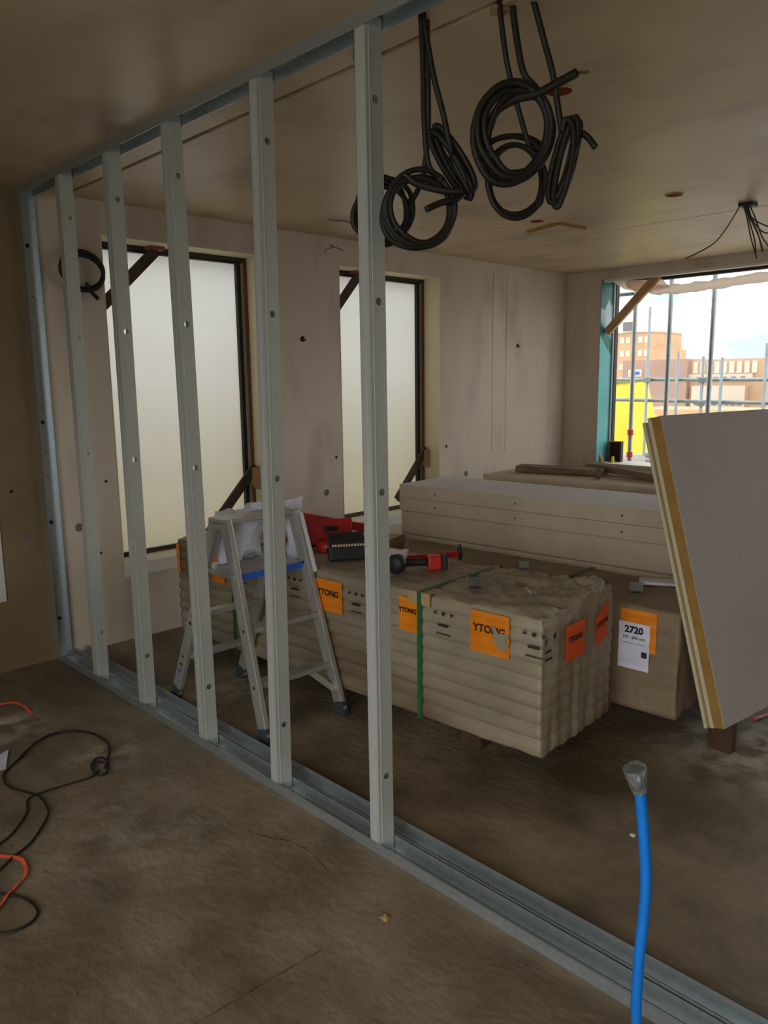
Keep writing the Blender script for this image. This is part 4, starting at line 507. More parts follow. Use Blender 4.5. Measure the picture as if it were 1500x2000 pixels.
def utrack(x0, ya, yb, z, upside, label, lip=.042, wd=.078):
    o = thing('metal_track', (x0, (ya+yb)/2, z), label, 'track', 'horizontal channels of the metal partition'); s_ = -1 if upside else 1; t = .0016
    k = dict(off=o.location)
    def bx(a, b): return MB().box((a[0], a[1], min(a[2], b[2])), (b[0], b[1], max(a[2], b[2])))
    w_ = bx((x0, ya, z), (x0+wd, yb, z+s_*t)); w_.build('web', M['galv'], o, **k)
    rb = MB()
    for xx in (.024, .052): rb.box((x0+xx, ya, min(z+s_*t, z+s_*.0035)), (x0+xx+.006, yb, max(z+s_*t, z+s_*.0035)))
    rb.build('web_rib', M['galv'], o, **k)
    bx((x0-t, ya, z), (x0, yb, z+s_*lip)).build('flange', M['galv'], o, **k)
    bx((x0+wd, ya, z), (x0+wd+t, yb, z+s_*lip)).build('flange', M['galv'], o, **k)
    return o
ft = utrack(0., -4.101, -.012, .0005, False, 'floor track nearest the camera side, carrying the five free studs')
utrack(0., -7.6, -4.104, .0005, False, 'floor track piece beyond the joint at the bottom right corner of the photo')
ft2 = utrack(.0895, -7.6, -.012, .0005, False, 'second empty floor track running right behind the first')
tt = utrack(0., -7.6, -.012, H-.0005, True, 'metal ceiling track along the top of the studs')
wt = thing('wall_stud', (0, -.002, .01), 'metal channel standing upright against the back wall at the left end', 'stud'); k = dict(off=wt.location)
pw = plate(.078, .003, 2.79, ()); pw = MB().box((0, -.0036, .004), (.078, -.002, 2.794)); pw.build('web', M['galv'], wt, **k)
for x in (-.0016, .078): MB().box((x, -.044, .045), (x+.0016, -.002, 2.755)).build('flange', M['galv'], wt, **k)
for z in (.256, .865, 1.473, 2.487): MB().cyl((.032, -.0036, z), (.032, -.0056, z), .012, 16).build('fixing', M['blacks'], wt, **k)
for z in (.55, 1.15, 1.30, 2.2): MB().cyl((.036, -.0036, z), (.036, -.005, z), .004, 8).build('screw', M['hole'], wt, **k)
# screws and fixings in the floor track
for y in (-.53, -1.09, -1.68, -2.26, -2.86):
    MB().cyl((.05, y-.075, .002), (.05, y-.075, .008), .005, 10).build('screw', M['screw'], ft, off=ft.location)
for dx, dy in ((0, 0), (.012, .02), (-.008, .035)): MB().cyl((.035+dx, -2.72+dy, .003), (.035+dx, -2.72+dy, .011), .007, 8).build('screw', M['screw'], ft, off=ft.location)
# ---------------------------------------------------------------- stacks of panels
ANG = math.atan2(.061, 1)
def sstep(a, b, x):
    t = max(0, min(1, (x-a)/(b-a))); return t*t*(3-2*t)
def pallet_parts(o, w_, l_, h, z0, n=3):   # local coordinates, z0 = ground
    ys = [.38 + (l_-.86)*i/(n-1) for i in range(n)]
    for yy in ys:
        for xx in (.12, w_/2-.045, w_-.21):
            MB().box((xx, yy, z0), (xx+.09, yy+.12, z0+h-.044)).build('pallet_block', M['pallet'], o, bevel=.003, seg=1)
    for yy in ys:
        MB().box((.11, yy-.005, z0+h-.044), (w_-.11, yy+.125, z0+h-.022)).build('pallet_board', M['pallet'], o, bevel=.002, seg=1)
    for xx in (.12, w_/2-.045, w_-.21):
        MB().box((xx, .15, z0+h-.022), (xx+.09, l_-.15, z0+h)).build('pallet_board', M['pallet'], o, bevel=.002, seg=1)
# front wrapped stack
p1 = thing('wrapped_panel_stack', (.79, -3.053, 0), 'long film wrapped stack of panels with orange labels and a green strap, behind the ladder', 'panel stack', rz=ANG)
W_, L_, B_, T_ = .64, 2.62, .135, .733
pallet_parts(p1, W_, L_, B_, 0)
def wrap1(p):
    x, y, z = p; q = Vector((x, y, z)); D = Vector((0, 0, 0)); hz = z/(T_-B_)
    wl = 1-sstep(0, .03, x); wr = sstep(W_-.03, W_, x); wn = 1-sstep(0, .03, y); wf = sstep(L_-.03, L_, y)
    low = 1-sstep(.88, .97, hz)
    rid = (.5+.5*abs(sin(pi*z/.066)))-1
    D.x += wl*(.015*(1-abs(sin(pi*(z+.012*noise.noise(Vector((y*1.3, 0, z*3))))/.066)))**1.6*low+.006*noise.noise(Vector((y*1.6, z*14, 1)))*low)
    D.x -= wr*(.006*(1-abs(sin(pi*z/.066))))
    # vertical folds of the film at the near end
    for xc in (.12, .30, .31):
        D.y -= wn*low*.006*math.exp(-((x-xc)/.012)**2)
    D.y += wn*low*(.008*noise.noise(Vector((x*16, z*2.5, 4)))+.004*(1-abs(sin(pi*z/.066))))
    # top: wrinkled film, deepest near the near end
    wt_ = sstep(.86, 1., hz)
    am = .009+.045*math.exp(-((y-.12)/.42)**2)*(.45+.55*sstep(.1, .5, x))
    v = Vector((x*5.5+y*2.2, y*3.2-x*3.5, 0))
    r_ = 1-abs(noise.noise(v*1.2))*2.2; r2 = 1-abs(noise.noise(v*3.1+Vector((7, 3, 0))))*2.2
    r3 = 1-abs(noise.noise(v*6.5+Vector((2, 9, 0))))*2.2; D.z += wt_*am*(.62*r_+.45*r2+.22*r3-.5)
    # corner bunches and rounded long edges
    e = min(x, W_-x); D.z -= wt_*.012*(1-sstep(0, .05, e)); D.z -= wt_*.010*(1-sstep(0, .06, y))
    if hz > .8: D.x += wl*.008*wt_; D.y += wn*.010*wt_*(1+noise.noise(Vector((x*22, z*20, 0))))
    D.z += .02*math.exp(-((x-W_+.05)**2+(y-.08)**2)/.006)*wt_
    # scalloped lower hem
    wb_ = 1-sstep(0, .05, z)
    D.z -= wb_*(1-sstep(0, .02, e)*sstep(0, .02, y))*(.009+.009*abs(sin(x*38))*wn+.006*noise.noise(Vector((y*12, x*14, 0))))
    if wb_ > 0 and wn > .5: D.z += .022*math.exp(-((x-.125)/.014)**2)*wb_
    return q+D+Vector((0, 0, B_))
bm_obj('plastic_wrap', grid_box((W_, L_, T_-B_), (.018, .020, .0082), wrap1), M['film'], p1)
# labels and print; all on the long side (x = 0) unless noted.  y along the stack, z up
def side_label(y0, y1, z0, z1, m, parent, name='label', x=-.0075, txt=None, size=.04, tz=0, tear=False):
    nz = 10; vs = []; fs = []
    for i in range(nz+1):
        zz = z0+(z1-z0)*i/nz; d = .002*sin(i*1.9)
        vs += [(x+d, y0, zz), (x+d, y1, zz)]
    fs = [(2*i, 2*i+1, 2*i+3, 2*i+2) for i in range(nz)]
    o = MB().add(vs, fs).build(name, m, parent, solid=.001)
    if txt: text(txt, size, M['ink'], o, (x-.0045, (y0+y1)/2, (z0+z1)/2+tz), (R(90), 0, R(-90)), bold=.0012)
    return o
side_label(.154, .352, .527, .712, M['orange'], p1, txt='YTONG', size=.046, tz=.018)
side_label(.652, .764, .535, .698, M['orange'], p1, txt='YTONG', size=.030, tz=.02)
side_label(1.143, 1.341, .527, .692, M['orange'], p1, txt='YTONG', size=.044, tz=.015)
side_label(2.125, 2.245, .521, .692, M['orange'], p1, txt='YTONG', size=.032, tz=.02)
side_label(2.585, 2.617, .520, .70, M['orange'], p1)
tb = MB(); tb.add([(-.0145, y, z) for y, z in ((.153, .595), (.165, .568), (.195, .560), (.222, .585), (.228, .622), (.238, .665), (.222, .660), (.205, .632), (.18, .636), (.153, .642), (.153, .620), (.17, .612))], [tuple(range(12))])
tb.build('torn_film_patch', M['film'], p1)
def print_marks(y, z, parent, x=-.0105, sx=1.):
    mb = MB()
    for i, dy in enumerate((.045, 0, -.045)):
        n_ = (3, 4, 3)[i]; r_ = .012; pts = [(x, y+dy+r_*cos(a+pi/2), z+r_*sin(a+pi/2)) for a in [2*pi*k/n_ for k in range(n_)]]
        if i == 2: pts = [(p[0], p[1], 2*z-p[2]) for p in pts]
        mb.add(pts, [tuple(range(n_))])
    mb.add([(x, y-.028, z-.048), (x, y+.028, z-.048), (x, y+.028, z-.060), (x, y-.028, z-.060)], [(0, 1, 2, 3)])
    for k in range(9): mb.add([(x, y-.040+k*.009, z-.090), (x, y-.034+k*.009, z-.090), (x, y-.034+k*.009, z-.098-.002*(k % 2)), (x, y-.040+k*.009, z-.098)], [(0, 1, 2, 3)])
    mb.build('printed_marks', M['ink'], parent)
print_marks(.50, .660, p1); print_marks(1.045, .655, p1); print_marks(.035, .664, p1, sx=.5); print_marks(1.50, .655, p1); print_marks(2.44, .655, p1); print_marks(1.95, .655, p1)
# labels at the near end (y = 0)
def end_label(x0, x1, z0, z1, m, parent, y=-.016, txt=None, size=.03, tilt=0., z2=None, z3=None):
    z2 = z0 if z2 is None else z2; z3 = z1 if z3 is None else z3
    o = MB().add([(x0, y, z0), (x1, y-.002, z2), (x1, y-.002, z3), (x0, y, z1)], [(0, 1, 2, 3)]).build('label', m, parent, solid=.001)
    if txt: text(txt, size, M['ink'], o, ((x0+x1)/2, y-.004, (z0+z1+z2+z3)/4+.012), (R(90), tilt, 0), bold=.0012)
    return o
end_label(.166, .325, .505, .665, M['orred'], p1, txt='YTONG', size=.034)
end_label(.435, .545, .50, .635, M['orred'], p1, txt='YTONG', size=.03, z2=.53, z3=.70, tilt=R(-12))
MB().add([(.06, -.0145, .655), (.085, -.0145, .665), (.085, -.0145, .64), (.07, -.0145, .632)], [(0, 1, 2, 3)]).add([(.0, -.0145, .60), (.05, -.0145, .60), (.05, -.0145, .588), (.0, -.0145, .588)], [(0, 1, 2, 3)]).add([(.0, -.0145, .566), (.055, -.0145, .566), (.055, -.0145, .556), (.0, -.0145, .556)], [(0, 1, 2, 3)]).add([(.0, -.0145, .65), (.012, -.0145, .65), (.012, -.0145, .625), (.0, -.0145, .625)], [(0, 1, 2, 3)]).build('printed_marks', M['ink'], p1)
# green straps with card corner protectors
def strap_loop(y, parent, w_=.024):
    mb = MB(); x0, x1, zt, zb = -.0135, W_+.009, T_+.006, B_-.008
    mb.box((x0, y, zb), (x0+.0015, y+w_, zt)); mb.box((x1, y, zb), (x1+.0015, y+w_, zt)); mb.box((x0, y, zt), (x1, y+w_, zt+.0015)); mb.build('green_strap', M['strap'], parent)
    c = MB(); c.box((x0+.002, y-.05, T_-.055), (x0+.005, y+.075, T_+.003)); c.box((x0+.002, y-.05, T_+.001), (.05, y+.075, T_+.004)); c.build('corner_protector', M['card'], parent)
strap_loop(.625, p1); strap_loop(2.03, p1)

# second stack, right and nearer
A2 = math.atan2(.052, 1); p2 = thing('wrapped_panel_stack', (1.587, -3.262, 0), 'brown dusty wrapped stack with a 2720 label, left of the leaning boards', 'panel stack', rz=A2)
W2_, L2_, B2_, T2_ = .55, 2.5, .10, .617
pallet_parts(p2, W2_, L2_, B2_, 0)
def wrap2(p):
    x, y, z = p; D = Vector((0, 0, 0)); hz = z/(T2_-B2_)
    wl = 1-sstep(0, .03, x); wn = 1-sstep(0, .03, y); wt_ = sstep(.85, 1, hz)
    D.x += wl*(.004*noise.noise(Vector((y*2, z*9, 1)))+.003*(1-abs(sin(pi*z/.066))))
    D.y += wn*.010*noise.noise(Vector((x*12, z*5, 4)))
    v = Vector((x*5+y*2, y*3-x*3, 5)); D.z += wt_*.006*(1-abs(noise.noise(v))*2.2)
    e = min(x, W2_-x, y, L2_-y); D.z -= wt_*.008*(1-sstep(0, .04, e))
    return p+D+Vector((0, 0, B2_))
bm_obj('plastic_wrap', grid_box((W2_, L2_, T2_-B2_), .02, wrap2), M['filmd'], p2)
l2 = side_label(.105, .285, .40, .600, M['orange'], p2, x=-.006)
ol = side_label(.135, .290, .305, .535, M['white'], p2, x=-.009, name='paper_label')
text('2720', .046, M['ink'], ol, (-.013, .2125, .500), (R(90), 0, R(-90)), bold=.0018)
text('150 . 600 mm', .020, M['ink'], ol, (-.013, .2125, .462), (R(90), 0, R(-90)))
text('--------  ------', .022, M['ink'], ol, (-.013, .2125, .436), (R(90), 0, R(-90)))
mk = MB(); mk.add([(-.0125, .145, .372), (-.0125, .172, .372), (-.0125, .172, .40), (-.0125, .145, .40)], [(0, 1, 2, 3)])
mk.build('printed_marks', M['ink'], ol)
mk = MB()
for x in (.71,): mk.box((-.006, x, T2_+.006), (W2_+.002, x+.022, T2_+.008)); mk.box((-.009, x, B2_), (-.0065, x+.022, T2_+.007))
mk.build('green_strap', M['strap'], p2)

# loose panels behind, piled flat: each one a thing
def panel(name, loc, dim, m, label, cat, group, rz=ANG, dots=(), bev=.006, topm=None):
    o = MB().box((0, 0, 0), dim).build(name, m, None, bevel=bev); o.location = loc; o.rotation_euler = (0, 0, rz); tag(o, label, cat, group)
    for y in dots: MB().cyl((-.0015, y, dim[2]/2), (.001, y, dim[2]/2), .0055, 10).build('drill_hole', M['hole'], o)
    if topm: MB().box((.004, .004, dim[2]), (dim[0]-.004, dim[1]-.004, dim[2]+.002)).build('facing_sheet', topm, o)
    return o
g3 = 'panels piled flat behind the wrapped stacks'
zz = 0.; names = ['fifth and lowest', 'fourth', 'third', 'second', 'top']
c3, s3_ = cos(ANG), sin(ANG)
def at3(ox, oy, lx, ly): return (ox+lx*c3-ly*s3_, oy+lx*s3_+ly*c3)
O3 = at3(2.06, -1.0, 0, -2.1)
pal = thing('pallet', (O3[0], O3[1], 0), 'timber pallet hidden under the pile with the white top sheet', 'pallet', rz=ANG); pallet_parts(pal, .56, 2.1, .13, 0)
layers = [(.13, .165, .006), (.295+.0, .165, .004), (.46, .170, .008), (.63, .165, .010), (.795, .09, 0.), (.885, .093, 0.)]
labs = ['lowest panel of the pile with the white top sheet', 'second panel from the bottom of the pile with the white top', 'third panel from the bottom of the pile with the white top', 'smooth thick panel under the two drilled ones, in the white topped pile', 'drilled panel just under the topmost in the white topped pile', 'topmost drilled panel with a clean white top face, in front of the far pile']
for (z, h, inset), lb in zip(layers, labs):
    x, y = at3(*O3, inset, .0)
    panel('flat_panel', (x, y, z+.0005), (.56, 2.1-.004*(h > .1), h-.001), M['panel'], lb, 'panel', g3, dots=((.45, 1.15, 1.78) if h < .1 else ()), bev=(.004 if h < .1 else .012), topm=(M['board'] if z > .88 else None))
O4 = at3(2.872, -1.10, 0, -1.95)
pal = thing('pallet', (O4[0], O4[1], 0), 'timber pallet hidden under the far pile with the planks', 'pallet', rz=ANG); pallet_parts(pal, .58, 1.95, .13, 0)
z = .13; lb4 = ['lowest panel of the far pile', 'second panel from the bottom of the far pile', 'third panel from the bottom of the far pile', 'fourth panel from the bottom of the far pile', 'fifth panel from the bottom of the far pile', 'sixth panel of the far pile, just under the topmost', 'topmost panel of the far pile, carrying two rough planks']
hh = (.984-.13)/7
for i, lb in enumerate(lb4):
    panel('flat_panel', (*at3(*O4, .004*(i % 2), 0), z+.0005), (.58, 1.95, hh-.001), M['panel'], lb, 'panel', 'panels of the far pile', dots=((.8, 1.6) if i == 6 else ()), bev=.006); z += hh

# rough planks and a stone on the far pile
def plank(p, q, wd, th, label, seed):
    p = Vector(p); q = Vector(q); L = (q-p).length
    def f(v):
        n_ = noise.noise(Vector((v.y*5, v.x*9, seed))); return v + Vector((.006*noise.noise(Vector((v.y*9, seed, 0))), 0, .004*n_)) - Vector((wd/2, 0, 0))
    o = bm_obj('rough_plank', grid_box((wd, L, th), .025, f), M['plank'], smooth=False)
    d = (q-p).normalized(); xa = d.cross(Vector((0, 0, 1))).normalized(); za = xa.cross(d); o.matrix_world = Matrix((xa, d, za)).transposed().to_4x4() @ Matrix.Identity(4); o.location = p
    return tag(o, label, 'plank', 'rough planks on the far pile')
plank((3.33, -1.87, .990), (3.17, -1.22, .990), .15, .045, 'dark rough plank lying flat on the far pile, left one', 1)
plank((3.27, -2.38, .989), (3.50, -1.66, 1.012), .13, .045, 'dark rough plank on the far pile, right one, running behind the leaning boards', 5)
o = MB().box((-.018, -.02, 0), (.018, .02, .075)).build('grey_stone', M['plug'], bevel=.008); o.location = (3.13, -1.93, .986); o.rotation_euler = (0, 0, .5); tag(o, 'small grey stone offcut standing between the two rough planks', 'stone')

# leaning boards at the right
Bq = Vector((1.57, -3.497, .142)); Tq = Vector((1.619, -3.106, 1.518)); dx_ = Vector((1, -.125, 0)).normalized(); uz = (Tq-Bq).normalized(); nb = dx_.cross(uz).normalized()   # nb points towards the camera side or away
if nb.y < 0: nb = -nb
Lb = (Tq-Bq).length
def lean(off, th, x0, wd, ln, m, label, facem=None, edge=True, z0=0.):
    Mx = Matrix((dx_, nb, uz)).transposed().to_4x4(); Mx.translation = Bq+nb*off+uz*z0+dx_*x0
    o = MB().box((0, .003 if facem else 0, 0), (wd, th, ln)).build('leaning_board', m, None, bevel=.002, seg=1); o.matrix_world = Mx
    if facem: MB().box((.001, 0, .0), (wd-.001, .003, ln)).build('face_sheet', facem, o)
    return tag(o, label, 'board', 'boards leaning on the stacks at the right')
lean(0, .048, 0., 1.2, Lb, M['ochre'], 'front leaning board, pale grey face and ochre side edge', M['grbd'])
lean(.050, .019, -.004, 1.2, Lb+.004, M['cream'], 'middle leaning board with cream edge, behind the ochre edged one')
lean(.079, .015, -.012, 1.2, Lb-.012, M['cream'], 'rearmost thin leaning board, leftmost cream edge in the photo')
for x, lb in ((1.66, 'small timber block under the left foot of the leaning boards'), (2.55, 'small timber block under the right foot of the leaning boards')):
    y = -3.497-(x-1.57)*.125
    o = MB().box((-.028, .0, 0), (.028, .11, .14)).build('timber_block', M['pallet'], bevel=.004); o.location = (x, y, 0); tag(o, lb, 'block', 'timber blocks under the leaning boards')

# ---------------------------------------------------------------- the ladder
ld = thing('step_ladder', (.47, -1.5, 0), 'short double sided aluminium step ladder with blue edged tray behind the studs', 'step ladder'); k = dict(off=ld.location)
FL, FR, BL_, BR = Vector((.226, -1.905, .0)), Vector((.690, -1.925, .0)), Vector((.213, -1.085, .0)), Vector((.625, -1.10, .0))
TL, TR, UL, UR = Vector((.272, -1.57, 1.03)), Vector((.672, -1.585, 1.03)), Vector((.275, -1.475, 1.02)), Vector((.655, -1.49, 1.02))
for a, b, nm, holes in ((FL, TL, 'front_rail', True), (FR, TR, 'front_rail', True), (BL_, UL, 'rear_rail', True), (BR, UR, 'rear_rail', True)):
    d = (b-a).normalized(); a2 = a+d*.03
    ra = MB(); ra.bar(a2, b, .068, .028, ref=(1, 0, 0)); r = ra.build(nm, M['alu'], ld, bevel=.004, **k)
    ft_ = MB(); ft_.bar(a+Vector((0, 0, .0)), a+d*.075, .07, .036, ref=(1, 0, 0)); f = ft_.build('foot', M['foot'], ld, bevel=.004, **k)
    for v in f.data.vertices:
        if v.co.z < .02: v.co.z = .001
    for t in (.25, .5, .75):
        c = a+(b-a)*t; MB().cyl(c+Vector((-.0145, 0, 0)), c+Vector((.0145, 0, 0)), .007, 12).build('rivet', M['hole'], r, off=(0, 0, 0)) if False else MB().cyl(c+Vector((-.0145, 0, 0)), c+Vector((.0145, 0, 0)), .008, 12).build('rivet', M['blacks'], ld, **k)
def tread(a, b, a1, b1, t, depth, th, nm, inward):
    p = a+(a1-a)*t; q = b+(b1-b)*t; p = p+Vector((.014, 0, 0)); q = q-Vector((.014, 0, 0))
    mb = MB(); y0 = -.02*inward; y1 = y0+depth*inward; lo, hi = min(y0, y1), max(y0, y1)
    mb.add([(p.x, p.y+lo, p.z), (q.x, q.y+lo, q.z), (q.x, q.y+hi, q.z), (p.x, p.y+hi, p.z), (p.x, p.y+lo, p.z-th), (q.x, q.y+lo, q.z-th), (q.x, q.y+hi, q.z-th), (p.x, p.y+hi, p.z-th)], [(0,1,2,3),(4,7,6,5),(0,4,5,1),(1,5,6,2),(2,6,7,3),(3,7,4,0)])
    return mb.build(nm, M['alu'], ld, bevel=.003, **k)
for t in (.26, .505): tread(FL, FR, TL, TR, t, .085, .024, 'tread', 1); tread(BL_, BR, UL, UR, t, .06, .024, 'tread', -1)
# folded tray / platform at three quarter height with blue edge
pz = .765; a = FL+(TL-FL)*.745; b = FR+(TR-FR)*.745; c = BL_+(UL-BL_)*.745
MB().box((a.x-.02, a.y-.01, pz-.012), (b.x-.014, c.y+.03, pz+.012)).build('tray', M['alu'], ld, bevel=.004, **k)
MB().box((a.x+.016, a.y-.014, pz-.022), (b.x-.016, a.y-.0095, pz+.010)).build('blue_edge', M['blue'], ld, **k)
# top bow joining the rails
MB().box((TL.x-.02, TL.y-.03, 1.012), (TR.x+.02, UL.y+.035, 1.036)).build('top_cap', M['alu'], ld, bevel=.008, **k)
for x in (TL.x, TR.x): MB().prism([(-1.61, 1.01), (-1.44, 1.01), (-1.42, .93), (-1.46, .93), (-1.475, .985), (-1.58, .985), (-1.60, .93), (-1.635, .93)], 'x', x-.017, x+.017).build('hinge', M['alu'], ld, **k)
# bright cover profile on the upper part of the right rail
c = FR+(TR-FR)*.70; MB().bar(c+Vector((.022, -.03, 0)), TR+Vector((.022, -.03, -.01)), .035, .016, ref=(1, 0, 0)).build('rail_cover', M['tubew'], ld, bevel=.003, **k)
bt = MB(); q = FR+(TR-FR)*.13; q2 = FR+(TR-FR)*.245
bt.bar(q+Vector((-.014, 0, 0)), q2+Vector((-.12, .02, -.01)), .03, .006, ref=(0, 1, 0)); bt.build('brace', M['alu'], ld, **k); bt = MB(); q = FL+(TL-FL)*.13; q2 = FL+(TL-FL)*.245; bt.bar(q+Vector((.014, 0, 0)), q2+Vector((.12, .02, -.01)), .03, .006, ref=(0, 1, 0)); bt.build('brace', M['alu'], ld, **k)
for i, t in enumerate((.16, .20, .44, .48, .56, .60, .64)):
    c = BL_+(UL-BL_)*t; MB().box((c.x-.0142, c.y-.012, c.z-.012), (c.x-.013, c.y+.012, c.z+.012)).build('sticker', M['blue'] if i % 3 == 0 else M['blacks'], ld, **k)
# crumpled white sheets on the tray
def crumple(name, loc, dim, amp, m, label, cat, seed, rz=0., step=.02, rx=0.):
    def f(v):
        c = v-Vector(dim)/2; n_ = noise.noise_vector(c*9+Vector((seed, 0, 0))); n2 = noise.noise_vector(c*22+Vector((seed, 5, 0)))
        o = c+Vector((n_.x, n_.y, n_.z))*amp+n2*amp*.35; o.z += dim[2]/2
        if v.z < dim[2]*.3: o.z = max(o.z, 0)
        return o
    o = bm_obj(name, grid_box(dim, step, f), m, smooth=False); o.location = loc; o.rotation_euler = (rx, 0, rz); return tag(o, label, cat)
crumple('crumpled_paper', (.47, -1.39, pz+.014), (.27, .05, .27), .045, M['white'], 'white crumpled sheets standing on the ladder tray', 'paper', 3, rz=-.1)
crumple('folded_paper', (.775, -1.46, T_+.006), (.10, .03, .33), .02, M['white'], 'narrow white sheet standing on the wrapped stack just right of the fourth stud', 'paper', 9, rz=-.3)

# ---------------------------------------------------------------- tools on the wrapped stack
zt = T_+.008
def loc1(lx, ly): c, s_ = cos(ANG), sin(ANG); return (.79+lx*c-ly*s_, -3.053+lx*s_+ly*c)
o = thing('red_tool_case', (1.13, -1.22, zt), 'open red plastic tool case lying on the wrapped stack, behind the ladder', 'tool case', rz=R(-28))
MB().box((-.19, -.10, 0), (.19, .12, .055)).build('base', M['redtool'], o, bevel=.01)
MB().prism([(-.125, .012), (-.105, .01), (-.085, .150), (-.105, .155)], 'x', -.19, .19).build('lid', M['redtool'], o, bevel=.006)
MB().box((.02, -.122, .085), (.10, -.105, .115)).build('latch', M['black'], o, bevel=.003)
MB().box((-.16, -.08, .055), (.16, .10, .070)).build('tool_tray', M['dwood'], o, bevel=.004)
o = thing('red_tape_box', (1.025, -1.45, zt), 'small bright red box in front of the red case', 'box', rz=R(-10))
MB().prism([(-.065, -.03), (-.05, -.045), (.05, -.045), (.065, -.03), (.065, .03), (.05, .045), (-.05, .045), (-.065, .03)], 'z', 0, .052).build('body', M['redtool'], o, bevel=.004)
MB().box((-.05, -.0465, .028), (.0, -.045, .040)).build('label', M['sill'], o)
MB().box((-.045, -.03, .052), (.045, .03, .055)).build('lid', M['redtool'], o, bevel=.001)
# spirit level: rests on the case at one end and on the lump of film at the other
o = thing('spirit_level', (1.42, -.95, .80), 'long red spirit level lying across the back of the stacks behind the red case', 'spirit level')
MB().bar((1.435, -.50, .795), (1.475, -1.42, .785), .024, .055).build('body', M['redtool'], o, bevel=.003, off=o.location)
MB().bar((1.4535, -.93, .7903), (1.4555, -.97, .7899), .026, .03).build('vial', M['cream'], o, off=o.location)
crumple('film_lump', (1.47, -1.42, .632), (.20, .22, .125), .016, M['filmd'], 'dusty crumpled lump of film beside the far end of the tools', 'plastic film', 11, rz=.4)
crumple('film_lump', (1.46, -.55, .632), (.16, .18, .13), .014, M['filmd'], 'crumpled film under the left end of the spirit level', 'plastic film', 14, rz=.1)
o = thing('black_tool_box', (.945, -1.70, zt), 'black plastic box with a strip of light bits on top, left of the nearest stud', 'tool box', rz=R(-33))
MB().box((-.105, -.035, 0), (.105, .06, .078)).build('body', M['black'], o, bevel=.012)
MB().prism([(-.03, .080), (.055, .080), (.10, .128), (.095, .134), (.02, .098)], 'x', -.10, .10).build('lid', M['black'], o, bevel=.003)
bt = MB()
for i in range(12): bt.box((-.088+i*.0150, -.028, .078), (-.078+i*.0150, .0, .088))
bt.build('bits', M['cream'], o); o2 = tag(o.children[-1], kind='stuff')
# cordless tool: bag, handle, battery, arm, bit
o = thing('cordless_tool', (1.12, -2.14, zt), 'red and black cordless tool with long red arm, right of the nearest stud', 'power tool')
kk = dict(off=o.location)
MB().tube(smoothpts([(.93, -2.10, zt+.045), (1.0, -2.13, zt+.045), (1.06, -2.17, zt+.042)]), .02, 12).build('handle', M['black'], o, smooth=True, **kk)
MB().tube([(.875, -2.12, zt+.05), (.89, -2.115, zt+.05), (.935, -2.10, zt+.05), (.95, -2.095, zt+.048)], .05, 16, rf=lambda t: .035+.015*sin(pi*min(1, t*1.2))).build('motor_housing', M['black'], o, smooth=True, **kk)
T = Matrix.Translation((1.105, -2.205, zt)) @ Matrix.Rotation(R(-40), 4, 'Z')
MB().box((-.05, -.035, .0), (.02, .035, .075), T).build('battery', M['redtool'], o, bevel=.01, **kk)
MB().box((.02, -.035, .004), (.05, .035, .078), T).build('battery_cover', M['black'], o, bevel=.008, **kk)
MB().box((.0505, -.02, .02), (.052, .022, .062), T).build('label', M['sill'], o, **kk)
MB().bar((1.03, -2.02, zt+.04), (1.335, -2.15, zt+.035), .024, .030).build('arm', M['redtool'], o, bevel=.005, **kk)
MB().tube([(1.345, -2.155, zt+.0), (1.345, -2.155, zt+.035), (1.342, -2.153, zt+.045), (1.342, -2.153, zt+.085)], .008, 10, rf=lambda t: .016 if .2 < t < .7 else .008).build('angle_head', M['black'], o, smooth=False, **kk)
crumple('red_white_bag', (.985, -2.03, zt+.0), (.13, .09, .085), .02, M['bag'], 'crumpled white and red plastic bag against the cordless tool', 'bag', 21, rz=.5)
# galvanised angle brackets lying about
def bracket(x, y, z, rz, label, s=1.):
    o = thing('angle_bracket', (x, y, z), label, 'bracket', 'galvanised angle brackets on the stacks', rz=rz)
    MB().box((-.03*s, -.025*s, 0), (.03*s, .025*s, .003)).build('foot_plate', M['bracket'], o)
    MB().box((-.03*s, .022*s, .003), (.03*s, .025*s, .045*s)).build('upright_plate', M['bracket'], o)
    MB().cyl((0, -.004*s, .003), (0, -.004*s, .0038), .006*s, 10).build('hole', M['hole'], o)
bracket(.925, -2.60, zt+.012, R(-35), 'standing angle bracket on the front edge of the wrapped stack')
bracket(1.37, -2.55, zt+.010, R(-50), 'flat angle bracket glinting in the middle of the wrapped stack', .8)
bracket(1.77, -2.95, T2_+.006, R(-60), 'dark angle bracket on the brown stack above its label', 1.1)
# white folded paper on the second stack
o = MB().box((-.13, -.05, 0), (.13, .05, .018)).build('folded_paper', M['white'], bevel=.008); o.location = (2.02, -2.98, T2_+.008); o.rotation_euler = (0, 0, R(-62)); tag(o, 'white folded paper on the brown stack, partly behind the leaning boards', 'paper')
# loose chips of wrapping and dirt on the stacks
def chips(name, n_, fx, m, label, lo, hi, parent=None):
    mb = MB()
    for i in range(n_):
        x, y, z = fx(); a = random.uniform(0, pi); l = random.uniform(lo, hi); w__ = l*random.uniform(.2, .5); T = Matrix.Translation((x, y, z)) @ Matrix.Rotation(a, 4, 'Z') @ Matrix.Rotation(random.uniform(-.2, .2), 4, 'X')
        mb.box((-l, -w__, 0), (l, w__, .003), T)
    return tag(mb.build(name, m), label, 'debris', kind='stuff')
def f1():
    x, y = loc1(random.uniform(.12, .6), random.choice((random.uniform(.3, 1.0), random.uniform(.3, 2.3)))); return x, y, zt+random.uniform(.006, .014)
chips('scattered_chips', 46, f1, M['plug'], 'dark chips and scraps scattered on the wrapped stack', .004, .018)
def f2(): return random.uniform(1.7, 2.05), random.uniform(-3.0, -1.8), T2_+.006
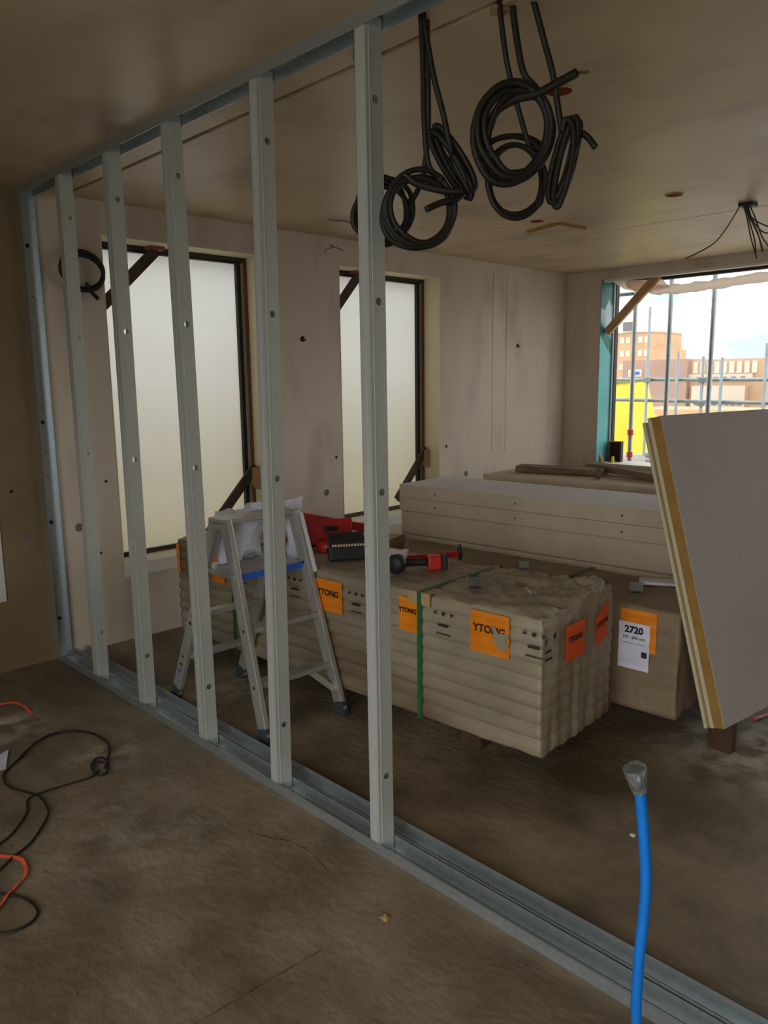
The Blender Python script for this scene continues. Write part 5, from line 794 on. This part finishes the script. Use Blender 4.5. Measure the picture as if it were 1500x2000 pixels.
chips('scattered_chips', 16, f2, M['plug'], 'dark chips scattered on the brown stack', .004, .014)
def f3(): return random.uniform(-2.2, 2.2), random.uniform(-4.2, -.2), .0003
chips('floor_crumbs', 260, f3, M['plug'], 'small crumbs of mortar and dirt strewn over the floor', .0015, .006)

# ---------------------------------------------------------------- blue pipe, floor cables, straps
o = thing('blue_pipe', (-.15, -3.985, 0), 'bright blue plastic pipe rising from the floor, taped at its top', 'pipe')
PP = CURVES['pipe'][0]
pts = smoothpts(PP, 6); MB().tube(pts, .0125, 18).build('pipe', M['pipe'], o, smooth=True, off=o.location)
top = Vector(PP[-1]); d = (top-Vector(PP[-2])).normalized()
mb = MB(); mb.tube([top-d*.025, top-d*.005, top+d*.015, top+d*.035], .02, 18, rf=lambda t: .0145+.013*t**1.3)
tp_ = mb.build('tape_cap', M['tape'], o, smooth=False, off=o.location)
for v in tp_.data.vertices: v.co += noise.noise_vector(v.co*70)*.006
o = curve_thing('floor_cable', 'floor_cable', .0042, M['cable'], 'thin dark cable looping over the floor at the left with a small knot', 'cable', n=8, rs=(.004, .0045, .005, .0035))
curve_thing('floor_cable_ring', 'floor_ring', .0045, M['cable'], 'thin dark cable ring at the left edge low in the photo', 'cable')
def ribbon(name, key, wd, m, label):
    l = smoothpts(CURVES[key][0], 3); mb = MB(); vs = []; N = len(l)
    for i, p in enumerate(l):
        d = (l[min(i+1, N-1)]-l[max(i-1, 0)]).normalized(); s_ = d.cross(Vector((0, 0, 1)))*wd/2; h = .004+.006*abs(sin(i*.9)); vs += [(p.x+s_.x, p.y+s_.y, h), (p.x-s_.x, p.y-s_.y, h+.004)]
    mb.add(vs, [(2*i, 2*i+1, 2*i+3, 2*i+2) for i in range(N-1)]); return tag(mb.build(name, m, solid=.001), label, 'strap', 'scraps of orange strapping on the floor')
ribbon('orange_strap', 'strap_a', .013, M['ostrap'], 'short orange strap on the floor below the left wall')
ribbon('orange_strap', 'strap_b', .012, M['ostrap'], 'bent orange strap at the left edge, between the dark cable loops')
ribbon('orange_strap', 'strap_c', .016, M['ostrap'], 'orange strap at the right edge under the leaning boards')
o = MB().add([(-.72, -1.11, .004), (-.665, -1.10, .014), (-.735, -1.27, .006), (-.80, -1.25, .003)], [(0, 1, 2, 3)]).build('paper_scrap', M['white'], solid=.001); tag(o, 'white paper scrap on the floor at the left edge', 'paper')
o = MB().box((-1.1, -.016, .43), (-.268, -.001, 1.5)).build('white_board', M['board'], bevel=.002); tag(o, 'white board fixed on the wall at the left edge of the photo', 'board')
blob('dirt_lump', (-.22, -3.16, .004), .014, M['foam'], 'small yellowish crumb on the floor left of the track', 'debris', 3, .5)
blob('mortar_crumb', (.745, -3.497, .003), .010, M['sill'], 'small pale crumb on the floor below the wrapped stack', 'debris', 6, .5)

for i, pts in enumerate((((-.12, -2.25), (-.15, -2.33), (-.20, -2.41), (-.245, -2.44), (-.22, -2.52), (-.18, -2.60), (-.165, -2.70), (-.19, -2.84)), ((-.45, -3.12), (-.56, -3.11), (-.68, -3.102), (-.78, -3.095), (-.90, -3.085)))):
    vs = []
    for k_, p in enumerate(smoothpts([(x, y, 0) for x, y in pts], 4)): wv = .0014*(1+.6*sin(k_*1.7)); vs += [(p.x-wv, p.y-wv, .0004), (p.x+wv, p.y+wv, .0004)]
    MB().add(vs, [(2*q_, 2*q_+1, 2*q_+3, 2*q_+2) for q_ in range(len(vs)//2-1)]).build('crack', M['crackm'], bpy.data.objects['floor'])
